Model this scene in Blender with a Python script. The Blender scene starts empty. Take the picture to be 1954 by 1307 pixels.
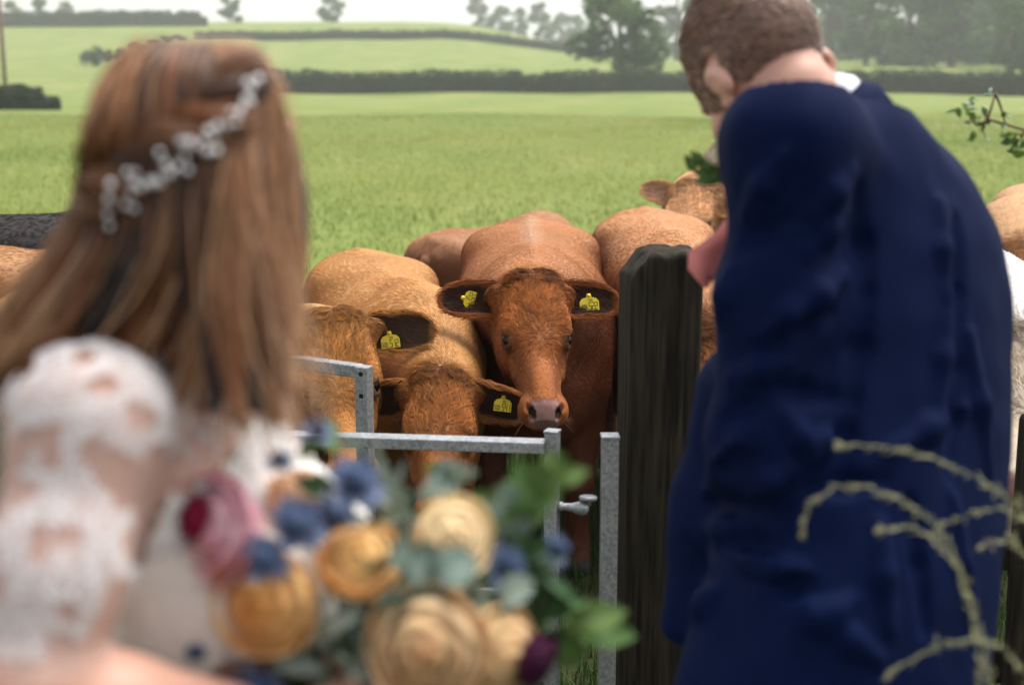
import bpy, bmesh, math, random
import numpy as np
from mathutils import Vector, Matrix, kdtree

# ---------------------------------------------------------------- camera, sky, sun, exposure
SC = bpy.context.scene
COL = SC.collection
PW, PH = 1954.0, 1307.0          # photograph size, used only to turn pixels into directions
FPX = 2714.0                     # 50 mm lens on a 36 mm sensor
CAMZ = 1.75
PITCH = math.radians(11.3)
cam_d = bpy.data.cameras.new('camera')
cam_d.lens = 50.0
cam_d.sensor_width = 36.0
cam_d.sensor_fit = 'HORIZONTAL'
cam_d.clip_start = 0.05
cam_d.clip_end = 5000.0
cam_d.dof.use_dof = True
cam_d.dof.focus_distance = 4.06
cam_d.dof.aperture_fstop = 2.8
cam = bpy.data.objects.new('camera', cam_d)
cam.location = (0, 0, CAMZ)
cam.rotation_euler = (math.pi / 2 - PITCH, 0, 0)
COL.objects.link(cam)
SC.camera = cam

SUN_EL, SUN_AZ = math.radians(66), math.radians(55)     # azimuth measured from +Y towards +X
world = bpy.data.worlds.new('World')
SC.world = world
world.use_nodes = True
wn, wl = world.node_tree.nodes, world.node_tree.links
bg = wn['Background']
sky = wn.new('ShaderNodeTexSky')
sky.sky_type = 'NISHITA'
sky.sun_disc = False
sky.sun_elevation = SUN_EL
sky.sun_rotation = SUN_AZ
sky.dust_density = 2.0
sky.air_density = 1.0
hs = wn.new('ShaderNodeHueSaturation')
hs.inputs['Saturation'].default_value = 0.22          # overcast: a grey-white sky
wl.new(sky.outputs[0], hs.inputs['Color'])
wl.new(hs.outputs[0], bg.inputs['Color'])
bg.inputs['Strength'].default_value = 0.125

sun_d = bpy.data.lights.new('sun', 'SUN')
sun_d.energy = 1.4
sun_d.angle = math.radians(25)
sun_d.color = (1.0, 0.96, 0.9)
sun = bpy.data.objects.new('sun', sun_d)
sv = Vector((math.sin(SUN_AZ) * math.cos(SUN_EL), math.cos(SUN_AZ) * math.cos(SUN_EL), math.sin(SUN_EL)))
sun.rotation_euler = sv.to_track_quat('Z', 'Y').to_euler()
COL.objects.link(sun)

SC.view_settings.view_transform = 'Standard'
SC.view_settings.look = 'None'
SC.view_settings.gamma = 1.0
SC.view_settings.exposure = 1.28
SC.render.engine = 'CYCLES'
SC.cycles.use_denoising = True
SC.cycles.max_bounces = 6
SC.cycles.diffuse_bounces = 3
SC.cycles.glossy_bounces = 2
SC.cycles.transmission_bounces = 3
SC.cycles.transparent_max_bounces = 6
SC.cycles.volume_bounces = 1
SC.cycles_curves.shape = 'RIBBONS'
SC.cycles.caustics_reflective = False
SC.cycles.caustics_refractive = False

RNG = np.random.default_rng(11)
random.seed(5)
CP, SP = math.cos(PITCH), math.sin(PITCH)

def at(px, py, d):
    """world point on the ray through photo pixel (px,py) at distance d in front (along +Y)"""
    u = (px - PW / 2) / FPX
    v = -(py - PH / 2) / FPX
    dx, dy, dz = u, CP + v * SP, -SP + v * CP
    return np.array([dx * d / dy, d, CAMZ + dz * d / dy])

def lin(r, g, b):
    f = lambda c: (c / 255 / 12.92) if c <= 10 else ((c / 255 + 0.055) / 1.055) ** 2.4
    return np.array([f(r), f(g), f(b)])

# ---------------------------------------------------------------- object helpers
def link(o, parent=None):
    COL.objects.link(o)
    if parent is not None:
        o.parent = parent
        o.matrix_parent_inverse = Matrix.Identity(4)
    return o

def tag(o, label=None, cat=None, group=None, kind=None):
    if label: o['label'] = label
    if cat: o['category'] = cat
    if group: o['group'] = group
    if kind: o['kind'] = kind
    return o

def empty(name, loc=(0, 0, 0)):
    o = bpy.data.objects.new(name, None)
    o.location = [float(c) for c in loc]
    o.empty_display_size = 0.1
    return link(o)

def mesh_obj(name, V, F, mat, parent=None, base=None, smooth=True, col=None, uv=None):
    """V world coords (n,3); F array (m,3|4) or list; base: world origin of the object / of its root"""
    me = bpy.data.meshes.new(name)
    V = np.asarray(V, dtype=np.float64)
    if base is not None:
        V = V - np.asarray(base)
    if isinstance(F, np.ndarray):
        m, k = F.shape
        me.vertices.add(len(V)); me.vertices.foreach_set('co', V.astype(np.float32).ravel())
        me.loops.add(m * k); me.loops.foreach_set('vertex_index', F.astype(np.int32).ravel())
        me.polygons.add(m)
        me.polygons.foreach_set('loop_start', np.arange(0, m * k, k, dtype=np.int32))
        me.update(calc_edges=True)
    else:
        me.from_pydata([tuple(v) for v in V], [], [tuple(f) for f in F])
        me.update()
    if smooth:
        me.polygons.foreach_set('use_smooth', np.ones(len(me.polygons), dtype=bool))
    if col is not None:
        a = me.color_attributes.new('Color', 'FLOAT_COLOR', 'POINT')
        c4 = np.ones((len(V), 4), dtype=np.float32); c4[:, :3] = col
        a.data.foreach_set('color', c4.ravel())
    if mat is not None:
        me.materials.append(mat)
    o = bpy.data.objects.new(name, me)
    if parent is None and base is not None:
        o.location = [float(c) for c in base]
    return link(o, parent)

def nd(nt, typ, **kw):
    n = nt.nodes.new(typ)
    for k, v in kw.items():
        if hasattr(n, k): setattr(n, k, v)
    return n

def new_mat(name):
    m = bpy.data.materials.new(name); m.use_nodes = True
    return m, m.node_tree, m.node_tree.nodes['Principled BSDF']

def pmat(name, color, rough=0.6, var=0.0, vscale=20.0, bump=0.0, bscale=60.0, attr=False, metal=0.0,
         spec=0.5, sheen=0.0, sss=0.0, trans=0.0, color2=None, hue_obj=False):
    """Principled material: base colour (or the Color attribute) times noise variation, with noise bump"""
    m, nt, b = new_mat(name)
    L = nt.links
    b.inputs['Roughness'].default_value = rough
    b.inputs['Metallic'].default_value = metal
    b.inputs['Specular IOR Level'].default_value = spec
    b.inputs['Sheen Weight'].default_value = sheen
    if sss:
        b.inputs['Subsurface Weight'].default_value = sss
        b.inputs['Subsurface Radius'].default_value = (0.02, 0.008, 0.004)
        b.inputs['Subsurface Scale'].default_value = 0.5
    tc = nd(nt, 'ShaderNodeTexCoord')
    src = None
    if attr:
        a = nd(nt, 'ShaderNodeAttribute'); a.attribute_name = 'Color'
        src = a.outputs['Color']
    else:
        r = nd(nt, 'ShaderNodeRGB'); r.outputs[0].default_value = (*[float(c) for c in color], 1)
        src = r.outputs[0]
    if var or color2 is not None:
        n = nd(nt, 'ShaderNodeTexNoise'); n.inputs['Scale'].default_value = vscale
        n.inputs['Detail'].default_value = 5
        L.new(tc.outputs['Object'], n.inputs['Vector'])
        mx = nd(nt, 'ShaderNodeMix', data_type='RGBA')
        L.new(src, mx.inputs[6])
        if color2 is not None:
            mx.inputs[7].default_value = (*[float(c) for c in color2], 1)
            rp = nd(nt, 'ShaderNodeMapRange'); rp.inputs[1].default_value = 0.38; rp.inputs[2].default_value = 0.62
            L.new(n.outputs[0], rp.inputs[0]); L.new(rp.outputs[0], mx.inputs[0])
        else:
            hv = nd(nt, 'ShaderNodeHueSaturation')
            mr = nd(nt, 'ShaderNodeMapRange')
            mr.inputs[1].default_value = 0.25; mr.inputs[2].default_value = 0.75
            mr.inputs[3].default_value = 1 - var; mr.inputs[4].default_value = 1 + var
            L.new(n.outputs[0], mr.inputs[0]); L.new(mr.outputs[0], hv.inputs['Value'])
            L.new(src, hv.inputs['Color'])
            L.new(hv.outputs[0], mx.inputs[7]); mx.inputs[0].default_value = 1.0
        src = mx.outputs[2]
    L.new(src, b.inputs['Base Color'])
    if bump:
        n2 = nd(nt, 'ShaderNodeTexNoise'); n2.inputs['Scale'].default_value = bscale
        n2.inputs['Detail'].default_value = 4
        L.new(tc.outputs['Object'], n2.inputs['Vector'])
        bp = nd(nt, 'ShaderNodeBump'); bp.inputs['Strength'].default_value = bump
        bp.inputs['Distance'].default_value = 0.01
        L.new(n2.outputs[0], bp.inputs['Height']); L.new(bp.outputs[0], b.inputs['Normal'])
    if trans:
        tr = nd(nt, 'ShaderNodeBsdfTranslucent'); L.new(src, tr.inputs['Color'])
        ms = nd(nt, 'ShaderNodeMixShader'); ms.inputs[0].default_value = trans
        L.new(b.outputs[0], ms.inputs[1]); L.new(tr.outputs[0], ms.inputs[2])
        L.new(ms.outputs[0], nt.nodes['Material Output'].inputs['Surface'])
    return m

# ---------------------------------------------------------------- noise
def _hash(i, j, k, seed):
    n = (i.astype(np.int64) * 374761393 + j.astype(np.int64) * 668265263 + k.astype(np.int64) * 2147483647 + seed * 974711) & 0xffffffff
    n = ((n ^ (n >> 13)) * 1274126177) & 0xffffffff
    n = n ^ (n >> 16)
    return (n & 0xffff) / 65535.0

def vnoise(p, scale=1.0, seed=0):
    """smooth value noise in [-1,1]"""
    q = np.asarray(p) * scale
    i = np.floor(q).astype(np.int64); f = q - i
    f = f * f * (3 - 2 * f)
    r = 0
    for dx in (0, 1):
        wx = f[:, 0] if dx else 1 - f[:, 0]
        for dy in (0, 1):
            wy = f[:, 1] if dy else 1 - f[:, 1]
            for dz in (0, 1):
                wz = f[:, 2] if dz else 1 - f[:, 2]
                r = r + wx * wy * wz * _hash(i[:, 0] + dx, i[:, 1] + dy, i[:, 2] + dz, seed)
    return r * 2 - 1

# ---------------------------------------------------------------- implicit-surface modelling
def nrm(v):
    v = np.asarray(v, dtype=float)
    return v / np.linalg.norm(v)

def smin(a, b, k):
    h = np.clip(0.5 + 0.5 * (b - a) / k, 0, 1)
    return b + (a - b) * h - k * h * (1 - h)

def catmull(ts, vs, n=120):
    ts, vs = np.asarray(ts, float), np.asarray(vs, float)
    m = np.gradient(vs, ts)
    x = np.linspace(ts[0], ts[-1], n)
    i = np.clip(np.searchsorted(ts, x, side='right') - 1, 0, len(ts) - 2)
    h = ts[i + 1] - ts[i]; u = (x - ts[i]) / h
    y = ((2 * u**3 - 3 * u**2 + 1) * vs[i] + (u**3 - 2 * u**2 + u) * h * m[i]
         + (-2 * u**3 + 3 * u**2) * vs[i + 1] + (u**3 - u**2) * h * m[i + 1])
    return x, y

class Field:
    """signed distance field made of smoothly united pieces"""
    def __init__(self): self.ops = []
    def add(self, f, k=0.03): self.ops.append((0, f, k, None, 0)); return self
    def ball(self, c, r, k=0.03): return self.ell(c, (r, r, r), None, k)
    def ell(self, c, r, R=None, k=0.03, cut=False):
        c, r = np.asarray(c, np.float32), np.asarray(r, np.float32)
        M = (np.eye(3) if R is None else np.asarray(R)) / r
        M1, M2 = M.astype(np.float32), (M / r).astype(np.float32)
        def f(p):
            q = p - c
            a1, a2 = q @ M1, q @ M2
            k0 = np.sqrt(np.einsum('ij,ij->i', a1, a1)) + 1e-9
            return k0 * (k0 - 1) / (np.sqrt(np.einsum('ij,ij->i', a2, a2)) + 1e-9)
        self.ops.append((1 if cut else 0, f, k, c, float(r.max()))); return self
    def cone(self, a, b, r1, r2, k=0.03, cut=False):
        a, b = np.asarray(a, np.float32), np.asarray(b, np.float32)
        ab = b - a; L2 = max(float(ab @ ab), 1e-9)
        def f(p):
            q = p - a
            t = np.clip((q @ ab) / L2, 0, 1)
            q = q - t[:, None] * ab
            return np.sqrt(np.einsum('ij,ij->i', q, q)) - (r1 + (r2 - r1) * t)
        self.ops.append((1 if cut else 0, f, k, (a + b) / 2, math.sqrt(L2) / 2 + max(r1, r2))); return self
    def chain(self, pts, rs, k=0.03):
        for i in range(len(pts) - 1):
            self.cone(pts[i], pts[i + 1], rs[i], rs[i + 1], k)
        return self
    def loft(self, o, H, st, k=0.03, n=2.0):
        """st rows: t, cy, cz, half width (y), half depth (z) along axis 0 of frame H (columns)"""
        st = np.asarray(st, float); o = np.asarray(o, np.float32); H = np.asarray(H, np.float32)
        T = [catmull(st[:, 0], st[:, j]) for j in range(1, 5)]
        t0, t1 = st[0, 0], st[-1, 0]
        def f(p):
            q = (p - o) @ H
            tc = np.clip(q[:, 0], t0, t1)
            y = q[:, 1] - np.interp(tc, *T[0]); z = q[:, 2] - np.interp(tc, *T[1])
            a = np.maximum(np.interp(tc, *T[2]), 1e-3); b = np.maximum(np.interp(tc, *T[3]), 1e-3)
            r = np.sqrt(y * y + z * z) + 1e-9
            rad = ((np.abs(y) / a) ** n + (np.abs(z) / b) ** n) ** (1 / n) + 1e-9
            d = r - r / rad
            ov = np.abs(q[:, 0] - tc)
            return np.sqrt(np.maximum(d, 0) ** 2 + ov ** 2) + np.where(ov > 0, 0, np.minimum(d, 0))
        self.ops.append((0, f, k, None, 0)); return self
    def __call__(self, p):
        p = np.asarray(p, np.float32)
        if len(p) == 0: return np.zeros(0, np.float32)
        if len(p) > 12000:
            return np.concatenate([self(p[i:i + 12000]) for i in range(0, len(p), 12000)])
        d = None
        lo, hi = p.min(0), p.max(0)
        for cut, f, k, c, rad in self.ops:
            if d is not None and c is not None:
                # nearest this piece can come to any of these points
                far = np.linalg.norm(np.maximum(np.maximum(lo - c, c - hi), 0)) - rad
                if far > k + ((-d).max() if cut else d.max()): continue
            v = f(p)
            if d is None: d = v
            elif cut: d = -smin(-d, v, k)
            else: d = smin(d, v, k)
        return d
    def grad(self, p, e=0.002):
        g = np.zeros_like(p)
        for s in ((1, -1, -1), (-1, -1, 1), (-1, 1, -1), (1, 1, 1)):
            s = np.array(s, float)
            g += s[None] * self(p + s * e)[:, None]
        return g / (np.linalg.norm(g, axis=1, keepdims=True) + 1e-9)

def mesh_field(f, lo, hi, h, project=1):
    lo, hi = np.asarray(lo, float), np.asarray(hi, float)
    B = 4
    nb = np.ceil((hi - lo) / (h * B)).astype(int)
    g = [lo[a] + (np.arange(nb[a]) + 0.5) * h * B for a in range(3)]
    P = np.stack(np.meshgrid(*g, indexing='ij'), -1).reshape(-1, 3)
    cv = f(P).reshape(nb)
    big = np.abs(cv) < h * B * 1.9
    n = nb * B
    up = lambda A: A.repeat(B, 0).repeat(B, 1).repeat(B, 2)
    val = up(np.where(cv < 0, -1.0, 1.0).astype(np.float32))
    idx = np.argwhere(up(big))
    pts = lo + (idx + 0.5) * h
    out = np.empty(len(pts), dtype=np.float32)
    for s in range(0, len(pts), 200000):
        out[s:s + 200000] = f(pts[s:s + 200000])
    val[idx[:, 0], idx[:, 1], idx[:, 2]] = out
    sg = val < 0
    c = np.zeros(n - 1, dtype=np.int8)
    offs = [(i, j, k) for i in (0, 1) for j in (0, 1) for k in (0, 1)]
    S = lambda A, o: A[o[0]:n[0] - 1 + o[0], o[1]:n[1] - 1 + o[1], o[2]:n[2] - 1 + o[2]]
    for o in offs: c += S(sg, o)
    ci = np.argwhere((c > 0) & (c < 8))
    cid = -np.ones(n - 1, dtype=np.int64); cid[ci[:, 0], ci[:, 1], ci[:, 2]] = np.arange(len(ci))
    acc = np.zeros((len(ci), 3)); cnt = np.zeros(len(ci))
    for o in offs:
        for a in range(3):
            if o[a]: continue
            o2 = list(o); o2[a] = 1
            v1 = val[ci[:, 0] + o[0], ci[:, 1] + o[1], ci[:, 2] + o[2]].astype(float)
            v2 = val[ci[:, 0] + o2[0], ci[:, 1] + o2[1], ci[:, 2] + o2[2]].astype(float)
            m = (v1 < 0) != (v2 < 0)
            t = np.where(m, v1 / np.where(v1 == v2, 1, v1 - v2), 0)
            pos = np.tile(np.array(o, float), (len(ci), 1)); pos[:, a] = t
            acc += pos * m[:, None]; cnt += m
    V = lo + (ci + acc / cnt[:, None] + 0.5) * h
    Q = []
    for a in range(3):
        b, d = (a + 1) % 3, (a + 2) % 3
        sl = [slice(None)] * 3; sl[a] = slice(None, -1); s2 = [slice(None)] * 3; s2[a] = slice(1, None)
        e = sg[tuple(sl)] != sg[tuple(s2)]
        ei = np.argwhere(e)
        ok = (ei[:, b] > 0) & (ei[:, d] > 0) & (ei[:, b] < n[b] - 1) & (ei[:, d] < n[d] - 1)
        ei = ei[ok]
        def cell(db, dd):
            q = ei.copy(); q[:, b] += db; q[:, d] += dd
            return cid[q[:, 0], q[:, 1], q[:, 2]]
        quad = np.stack([cell(-1, -1), cell(0, -1), cell(0, 0), cell(-1, 0)], 1)
        flip = ~sg[ei[:, 0], ei[:, 1], ei[:, 2]]
        quad[flip] = quad[flip][:, ::-1]
        Q.append(quad)
    F = np.concatenate(Q)
    F = F[(F >= 0).all(1)]
    for _ in range(project):
        gr = f.grad(V) if hasattr(f, 'grad') else None
        V = V - gr * np.clip(f(V), -h, h)[:, None]
    return V, F

def vnormals(V, F):
    N = np.zeros_like(V)
    a, b, c = V[F[:, 0]], V[F[:, 1]], V[F[:, 2]]
    fn = np.cross(b - a, c - a)
    if F.shape[1] == 4:
        fn = np.cross(V[F[:, 2]] - V[F[:, 0]], V[F[:, 3]] - V[F[:, 1]])
    for i in range(F.shape[1]): np.add.at(N, F[:, i], fn)
    return N / (np.linalg.norm(N, axis=1, keepdims=True) + 1e-12)

def frame_from(x, z):
    x = nrm(x); z = np.asarray(z, float); z = nrm(z - x * (z @ x)); y = np.cross(z, x)
    return np.stack([x, y, z], 1)

def hair_obj(name, pts, rad, col, mat, parent=None, base=None):
    """pts (n,k,3) world; rad (n,k) or (k,); col (n,3)"""
    n, k, _ = pts.shape
    if base is not None: pts = pts - np.asarray(base)
    hc = bpy.data.hair_curves.new(name)
    hc.add_curves([k] * n)
    hc.points.foreach_set('position', pts.astype(np.float32).ravel())
    r = hc.attributes.get('radius') or hc.attributes.new('radius', 'FLOAT', 'POINT')
    rr = np.broadcast_to(np.asarray(rad, np.float32), (n, k)).copy()
    r.data.foreach_set('value', rr.ravel())
    a = hc.attributes.new('Color', 'FLOAT_COLOR', 'CURVE')
    c4 = np.ones((n, 4), np.float32); c4[:, :3] = col
    a.data.foreach_set('color', c4.ravel())
    hc.materials.append(mat)
    o = bpy.data.objects.new(name, hc)
    if parent is None and base is not None: o.location = [float(c) for c in base]
    return link(o, parent)

def hair_mat(name, rough=0.45, spec=0.35, trans=0.15):
    m, nt, b = new_mat(name)
    a = nd(nt, 'ShaderNodeAttribute'); a.attribute_name = 'Color'
    nt.links.new(a.outputs['Color'], b.inputs['Base Color'])
    b.inputs['Roughness'].default_value = rough
    b.inputs['Specular IOR Level'].default_value = spec
    return m

def grow(V, F, N, n, dens, dirv, length, col, wave, lift, seed, K=6, clump=0.012, cfac=None, minlen=0.004):
    """strand paths rooted on the mesh; per-vertex fields are interpolated to the roots"""
    rg = np.random.default_rng(seed)
    T = np.concatenate([F[:, [0, 1, 2]], F[:, [0, 2, 3]]]) if F.shape[1] == 4 else F
    ar = np.linalg.norm(np.cross(V[T[:, 1]] - V[T[:, 0]], V[T[:, 2]] - V[T[:, 0]]), axis=1)
    w = ar * dens[T].mean(1)
    pick = rg.choice(len(T), n, p=w / w.sum())
    r1, r2 = np.sqrt(rg.random(n)), rg.random(n)
    bc = np.stack([1 - r1, r1 * (1 - r2), r1 * r2], 1)
    I = lambda A: (A[T[pick]] * (bc[..., None] if A.ndim == 2 else bc)).sum(1)
    if cfac is None: cfac = np.full(len(V), .5)
    p, nn, d, L, c, wv, lf, cl = I(V), I(N), I(dirv), I(length), I(col), I(wave), I(lift), I(cfac)
    nn /= np.linalg.norm(nn, axis=1, keepdims=True) + 1e-9
    d = d + rg.normal(0, 0.07, d.shape)
    d -= nn * (d * nn).sum(1, keepdims=True)
    d /= np.linalg.norm(d, axis=1, keepdims=True) + 1e-9
    b = np.cross(nn, d)
    L = np.maximum(L * rg.uniform(0.65, 1.15, n), minlen)
    s = np.linspace(0, 1, K)[None, :, None]
    ph = vnoise(p, 40, seed)[:, None, None] * 5 + rg.normal(0, 0.35, (n, 1, 1))
    L3 = L[:, None, None]
    P = (p[:, None] + L3 * (d[:, None] * s + nn[:, None] * (lf[:, None, None] * s * (1.25 - s)))
         + b[:, None] * (np.sin(ph + s * 7.5) - np.sin(ph)) * wv[:, None, None] * L3)
    if clump:
        nc = max(50, int((ar * (dens[T].mean(1) > 0)).sum() / clump ** 2 * 0.8))
        nc = min(nc, n // 4)
        kd = kdtree.KDTree(nc)
        for i in range(nc): kd.insert(p[i], i)
        kd.balance()
        ci = np.fromiter((kd.find(q)[1] for q in p), dtype=np.int64, count=n)
        cf = (cl[:, None, None] * s ** 1.2)
        shift = P[ci] - P
        shift -= 0
        ok = (np.linalg.norm(p[ci] - p, axis=1) < clump * 2.5)[:, None, None]
        P = P + shift * cf * ok
        c = c * (1 +   .32 * cl * rg.normal(size=nc)[ci % nc].clip(-1.6, 1.6))[:, None]
    c = c * (1 + rg.normal(0, 0.07, (n, 1))) * (1 + 0.10 * vnoise(p, 30, seed + 3))[:, None]
    return P, np.clip(c, 0.002, 1), L
# ---------------------------------------------------------------- cattle
M_FUR = hair_mat('cow_coat', 0.55, 0.14)
M_HIDE = pmat('cow_hide', (1, 1, 1), 0.75, attr=True, var=0.12, vscale=60, bump=0.15, bscale=120)
M_EYE = pmat('cow_eye', (0.003, 0.002, 0.002), 0.10, spec=0.18)
M_TAG = pmat('ear_tag_yellow', (0.78, 0.60, 0.02), 0.4)
M_INK = pmat('tag_ink', (0.015, 0.013, 0.01), 0.6)

def smooth01(x, a, b):
    t = np.clip((x - a) / (b - a), 0, 1)
    return t * t * (3 - 2 * t)

HEAD_ST = [  # t, cy, cz, half width, half depth
    (-0.02, 0, -0.07, 0.052, 0.05), (0.02, 0, -0.078, 0.092, 0.074), (0.08, 0, -0.088, 0.108, 0.088),
    (0.15, 0, -0.100, 0.112, 0.100), (0.21, 0, -0.108, 0.104, 0.108), (0.28, 0, -0.104, 0.084, 0.100),
    (0.35, 0, -0.092, 0.068, 0.084), (0.41, 0, -0.080, 0.064, 0.070), (0.455, 0, -0.074, 0.074, 0.064),
    (0.495, 0, -0.072, 0.066, 0.052), (0.515, 0, -0.072, 0.040, 0.034)]

def ear_mesh(o, d, face, L=0.19, W=0.062, cup=0.035, droop=0.02):
    """cupped leaf-shaped ear with thickness: o root, d direction of its length, face: where the opening looks"""
    d = nrm(d); face = np.asarray(face, float); face = nrm(face - d * (face @ d)); side = np.cross(d, face)
    nu, nv = 22, 17
    u = np.linspace(0, 1, nu)[:, None]; v = np.linspace(-1, 1, nv)[None, :]
    w = W * (0.42 * (1 - u) ** 2 + (1 - np.abs(2 * u ** .85 - 1) ** 2.6) ** .62 * (.80 + .28 * u))
    w = np.maximum(w, 0.002)
    x = L * u + 0 * v
    y = w * np.sin(v * 1.45) / math.sin(1.45)
    zc = cup * (np.cos(v * 1.45) * -1) * (1 - 0.45 * u) * np.minimum(1, w / W * 1.2) - droop * u ** 2
    P = o + x[..., None] * d + y[..., None] * side + zc[..., None] * face
    th = 0.006 * (1 - 0.5 * u + 0 * v)
    P2 = P - th[..., None] * face
    V = np.concatenate([P.reshape(-1, 3), P2.reshape(-1, 3)])
    F = []
    for i in range(nu - 1):
        for j in range(nv - 1):
            a = i * nv + j
            F.append((a, a + nv, a + nv + 1, a + 1)); k = nu * nv
            F.append((a + k, a + k + 1, a + k + nv + 1, a + k + nv))
    for i in range(nu - 1):
        for j in (0, nv - 1):
            a = i * nv + j; k = nu * nv
            F.append((a, a + k, a + k + nv, a + nv) if j == 0 else (a, a + nv, a + k + nv, a + k))
    for j in range(nv - 1):
        a = (nu - 1) * nv + j; k = nu * nv
        F.append((a, a + k, a + k + 1, a + 1))
    inner = np.concatenate([np.ones(nu * nv), np.zeros(nu * nv)])
    uu = np.tile(np.broadcast_to(u, (nu, nv)).ravel(), 2)
    vv = np.tile(np.broadcast_to(v, (nu, nv)).ravel(), 2)
    fr = np.stack([d, side, face], 1)
    F = np.array(F)
    # make sure the inner sheet looks towards face
    n0 = np.cross(V[F[0, 1]] - V[F[0, 0]], V[F[0, 2]] - V[F[0, 0]])
    if n0 @ face < 0: F = F[:, ::-1]
    return V, F, inner, uu, vv, fr

def build_cow(label, base, yaw, s, poll, muzzle, roll=0.0, col_back=(.4, .2, .08), col_body=(.33, .14, .05), col_head=(.2, .08, .03),
              col_ear=(.055, .020, .011), hairs=40000, hb=0.014, hh=0.0055, ears=None, tags=(), seed=1, furlen=0.022,
              front=None, head_scale=1.0, group='cattle behind the gate', hr=0.00065, spine=None, nose=(.42, .22, .18), girth=1.0):
    """base: ground point under the belly; yaw: direction the animal faces, from +X counter-clockwise;
    poll, muzzle: world points of the head; roll turns the face about its own length"""
    base = np.asarray(base, float)
    fw = np.array([math.cos(yaw), math.sin(yaw), 0]); lf = np.array([-math.sin(yaw), math.cos(yaw), 0]); up = np.array([0, 0, 1.])
    W = lambda x, y, z: base + s * (fw * x + lf * y + up * z)
    B = np.stack([fw, lf, up], 1)
    hs_ = head_scale
    poll = np.asarray(poll, float); muzzle = np.asarray(muzzle, float)
    hx = nrm(muzzle - poll)
    fr = np.asarray(front, float) if front is not None else fw + np.array([0, 0, 0.6])
    H = frame_from(hx, fr)
    if roll:
        c, sn = math.cos(roll), math.sin(roll)
        y2 = H[:, 1] * c + H[:, 2] * sn; z2 = H[:, 2] * c - H[:, 1] * sn
        H = np.stack([H[:, 0], y2, z2], 1)
    hp = lambda t, y, z: poll + hs_ * (H @ np.array([t, y, z]))
    G = girth
    f = Field()
    st = np.array([(-0.80, 0, .99, .07, .06), (-0.74, 0, .96, .165, .15), (-.62, 0, .90, .235 * G, .225), (-.45, 0, .85, .262 * G, .275), (-.2, 0, .79, .275 * G, .325),
                   (.08, 0, .77, .285 * G, .345), (.3, 0, .77, .26 * G, .345), (.5, 0, .79, .215 * G, .325), (.66, 0, .80, .15, .25), (.76, 0, .80, .07, .13)])
    st = st * s
    f.loft(base, B, st, 0.05, n=2.25)
    for y in (-1, 1):
        f.ell(W(-.40, y * .165 * G, 1.035), s * np.array([.11, .07, .05]), B, 0.12)      # hip bones
        f.ell(W(-.68, y * .11, 1.00), s * np.array([.08, .06, .055]), B, 0.10)          # pin bones
        f.ell(W(-.56, y * .15, .82), s * np.array([.17, .10, .24]), B, 0.08)            # thigh
        f.ell(W(.40, y * .165, .80), s * np.array([.13, .075, .24]), B, 0.07)           # shoulder
        fl = [W(.42, y * .16, .66), W(.40, y * .165, .52), W(.46, y * .15, .32), W(.44, y * .15, .12), W(.47, y * .15, .035)]
        f.chain(fl, s * np.array([.10, .07, .048, .036, .052]), 0.035)
        hl = [W(-.50, y * .16, .72), W(-.42, y * .18, .54), W(-.66, y * .16, .40), W(-.63, y * .16, .13), W(-.59, y * .16, .035)]
        f.chain(hl, s * np.array([.13, .09, .05, .038, .052]), 0.035)
    f.ell(W(-.72, 0, 1.09), s * np.array([.05, .025, .022]), B, 0.05)
    f.ell(W(.36, 0, 1.075), s * np.array([.20, .05, .055]), B, 0.09)                    # withers
    f.chain([W(-.76, 0, 1.10), W(-.83, 0, 1.0), W(-.84, 0, .7), W(-.83, 0, .42)], s * np.array([.03, .024, .018, .035]), 0.02)
    # neck: from the shoulders to the back of the skull
    n0, n2 = W(.44, 0, .90), hp(.05, 0, -.14)
    n1 = (n0 + n2) / 2 + np.array([0, 0, .05 * s]) + fw * .06 * s
    ts = np.linspace(0, 1, 6)
    bz = [(1 - t) ** 2 * n0 + 2 * t * (1 - t) * n1 + t * t * n2 for t in ts]
    rn = s * np.array([.225, .205, .18, .155, .135, .115])
    f.chain(bz, rn, 0.06)
    lowb = [(1 - t) ** 2 * W(.6, 0, .68) + 2 * t * (1 - t) * (n1 - up * .17 * s) + t * t * hp(.12, 0, -.17) for t in ts]
    f.chain(lowb, s * np.array([.11, .10, .085, .075, .07, .065]), 0.07)                # throat and dewlap
    # head
    hst = np.array(HEAD_ST) * hs_
    f.loft(poll, H, hst, 0.025, n=2.3)
    E = lambda t, y, z, r, k=0.02, cut=False: f.ell(hp(t, y, z), hs_ * np.array(r), H, k, cut)
    E(-.005, 0, -.055, (.045, .07, .045), .03)
    for y in (-1, 1):
        E(.165, y * .086, -.036, (.05, .026, .028), .03)            # brow
        E(.213, y * .094, -.050, (.038, .020, .028), .014)        # lids
        E(.215, y * .108, -.040, (.025, .020, .020), .006, True)  # eye socket
        E(.190, y * .099, -.032, (.026, .013, .016), .010)        # upper lid
        E(.17, y * .07, -.165, (.10, .045, .075), .04)            # cheek
        E(.465, y * .050, -.062, (.034, .022, .032), .02)         # side of muzzle
        E(.492, y * .040, -.040, (.021, .0105, .019), .008, True)  # nostrils
        E(.478, y * .052, -.026, (.012, .008, .012), .008, True)
        E(.02, y * .10, -.085, (.03, .04, .04), .03)              # ear roots
        E(.27, y * .078, -.085, (.07, .012, .015), .02)
    E(.40, 0, -.018, (.07, .03, .018), .03)
    f.cone(hp(.14, 0, -.19), hp(.455, 0, -.125), .055 * hs_, .036 * hs_, .03)
    E(.50, 0, -.112, (.03, .06, .006), .008, True)               # mouth line
    # body and head meshes: the head is meshed finer and the two meet inside the neck
    R = 0.40 * hs_
    hc = hp(.22, 0, -.09)
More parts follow.
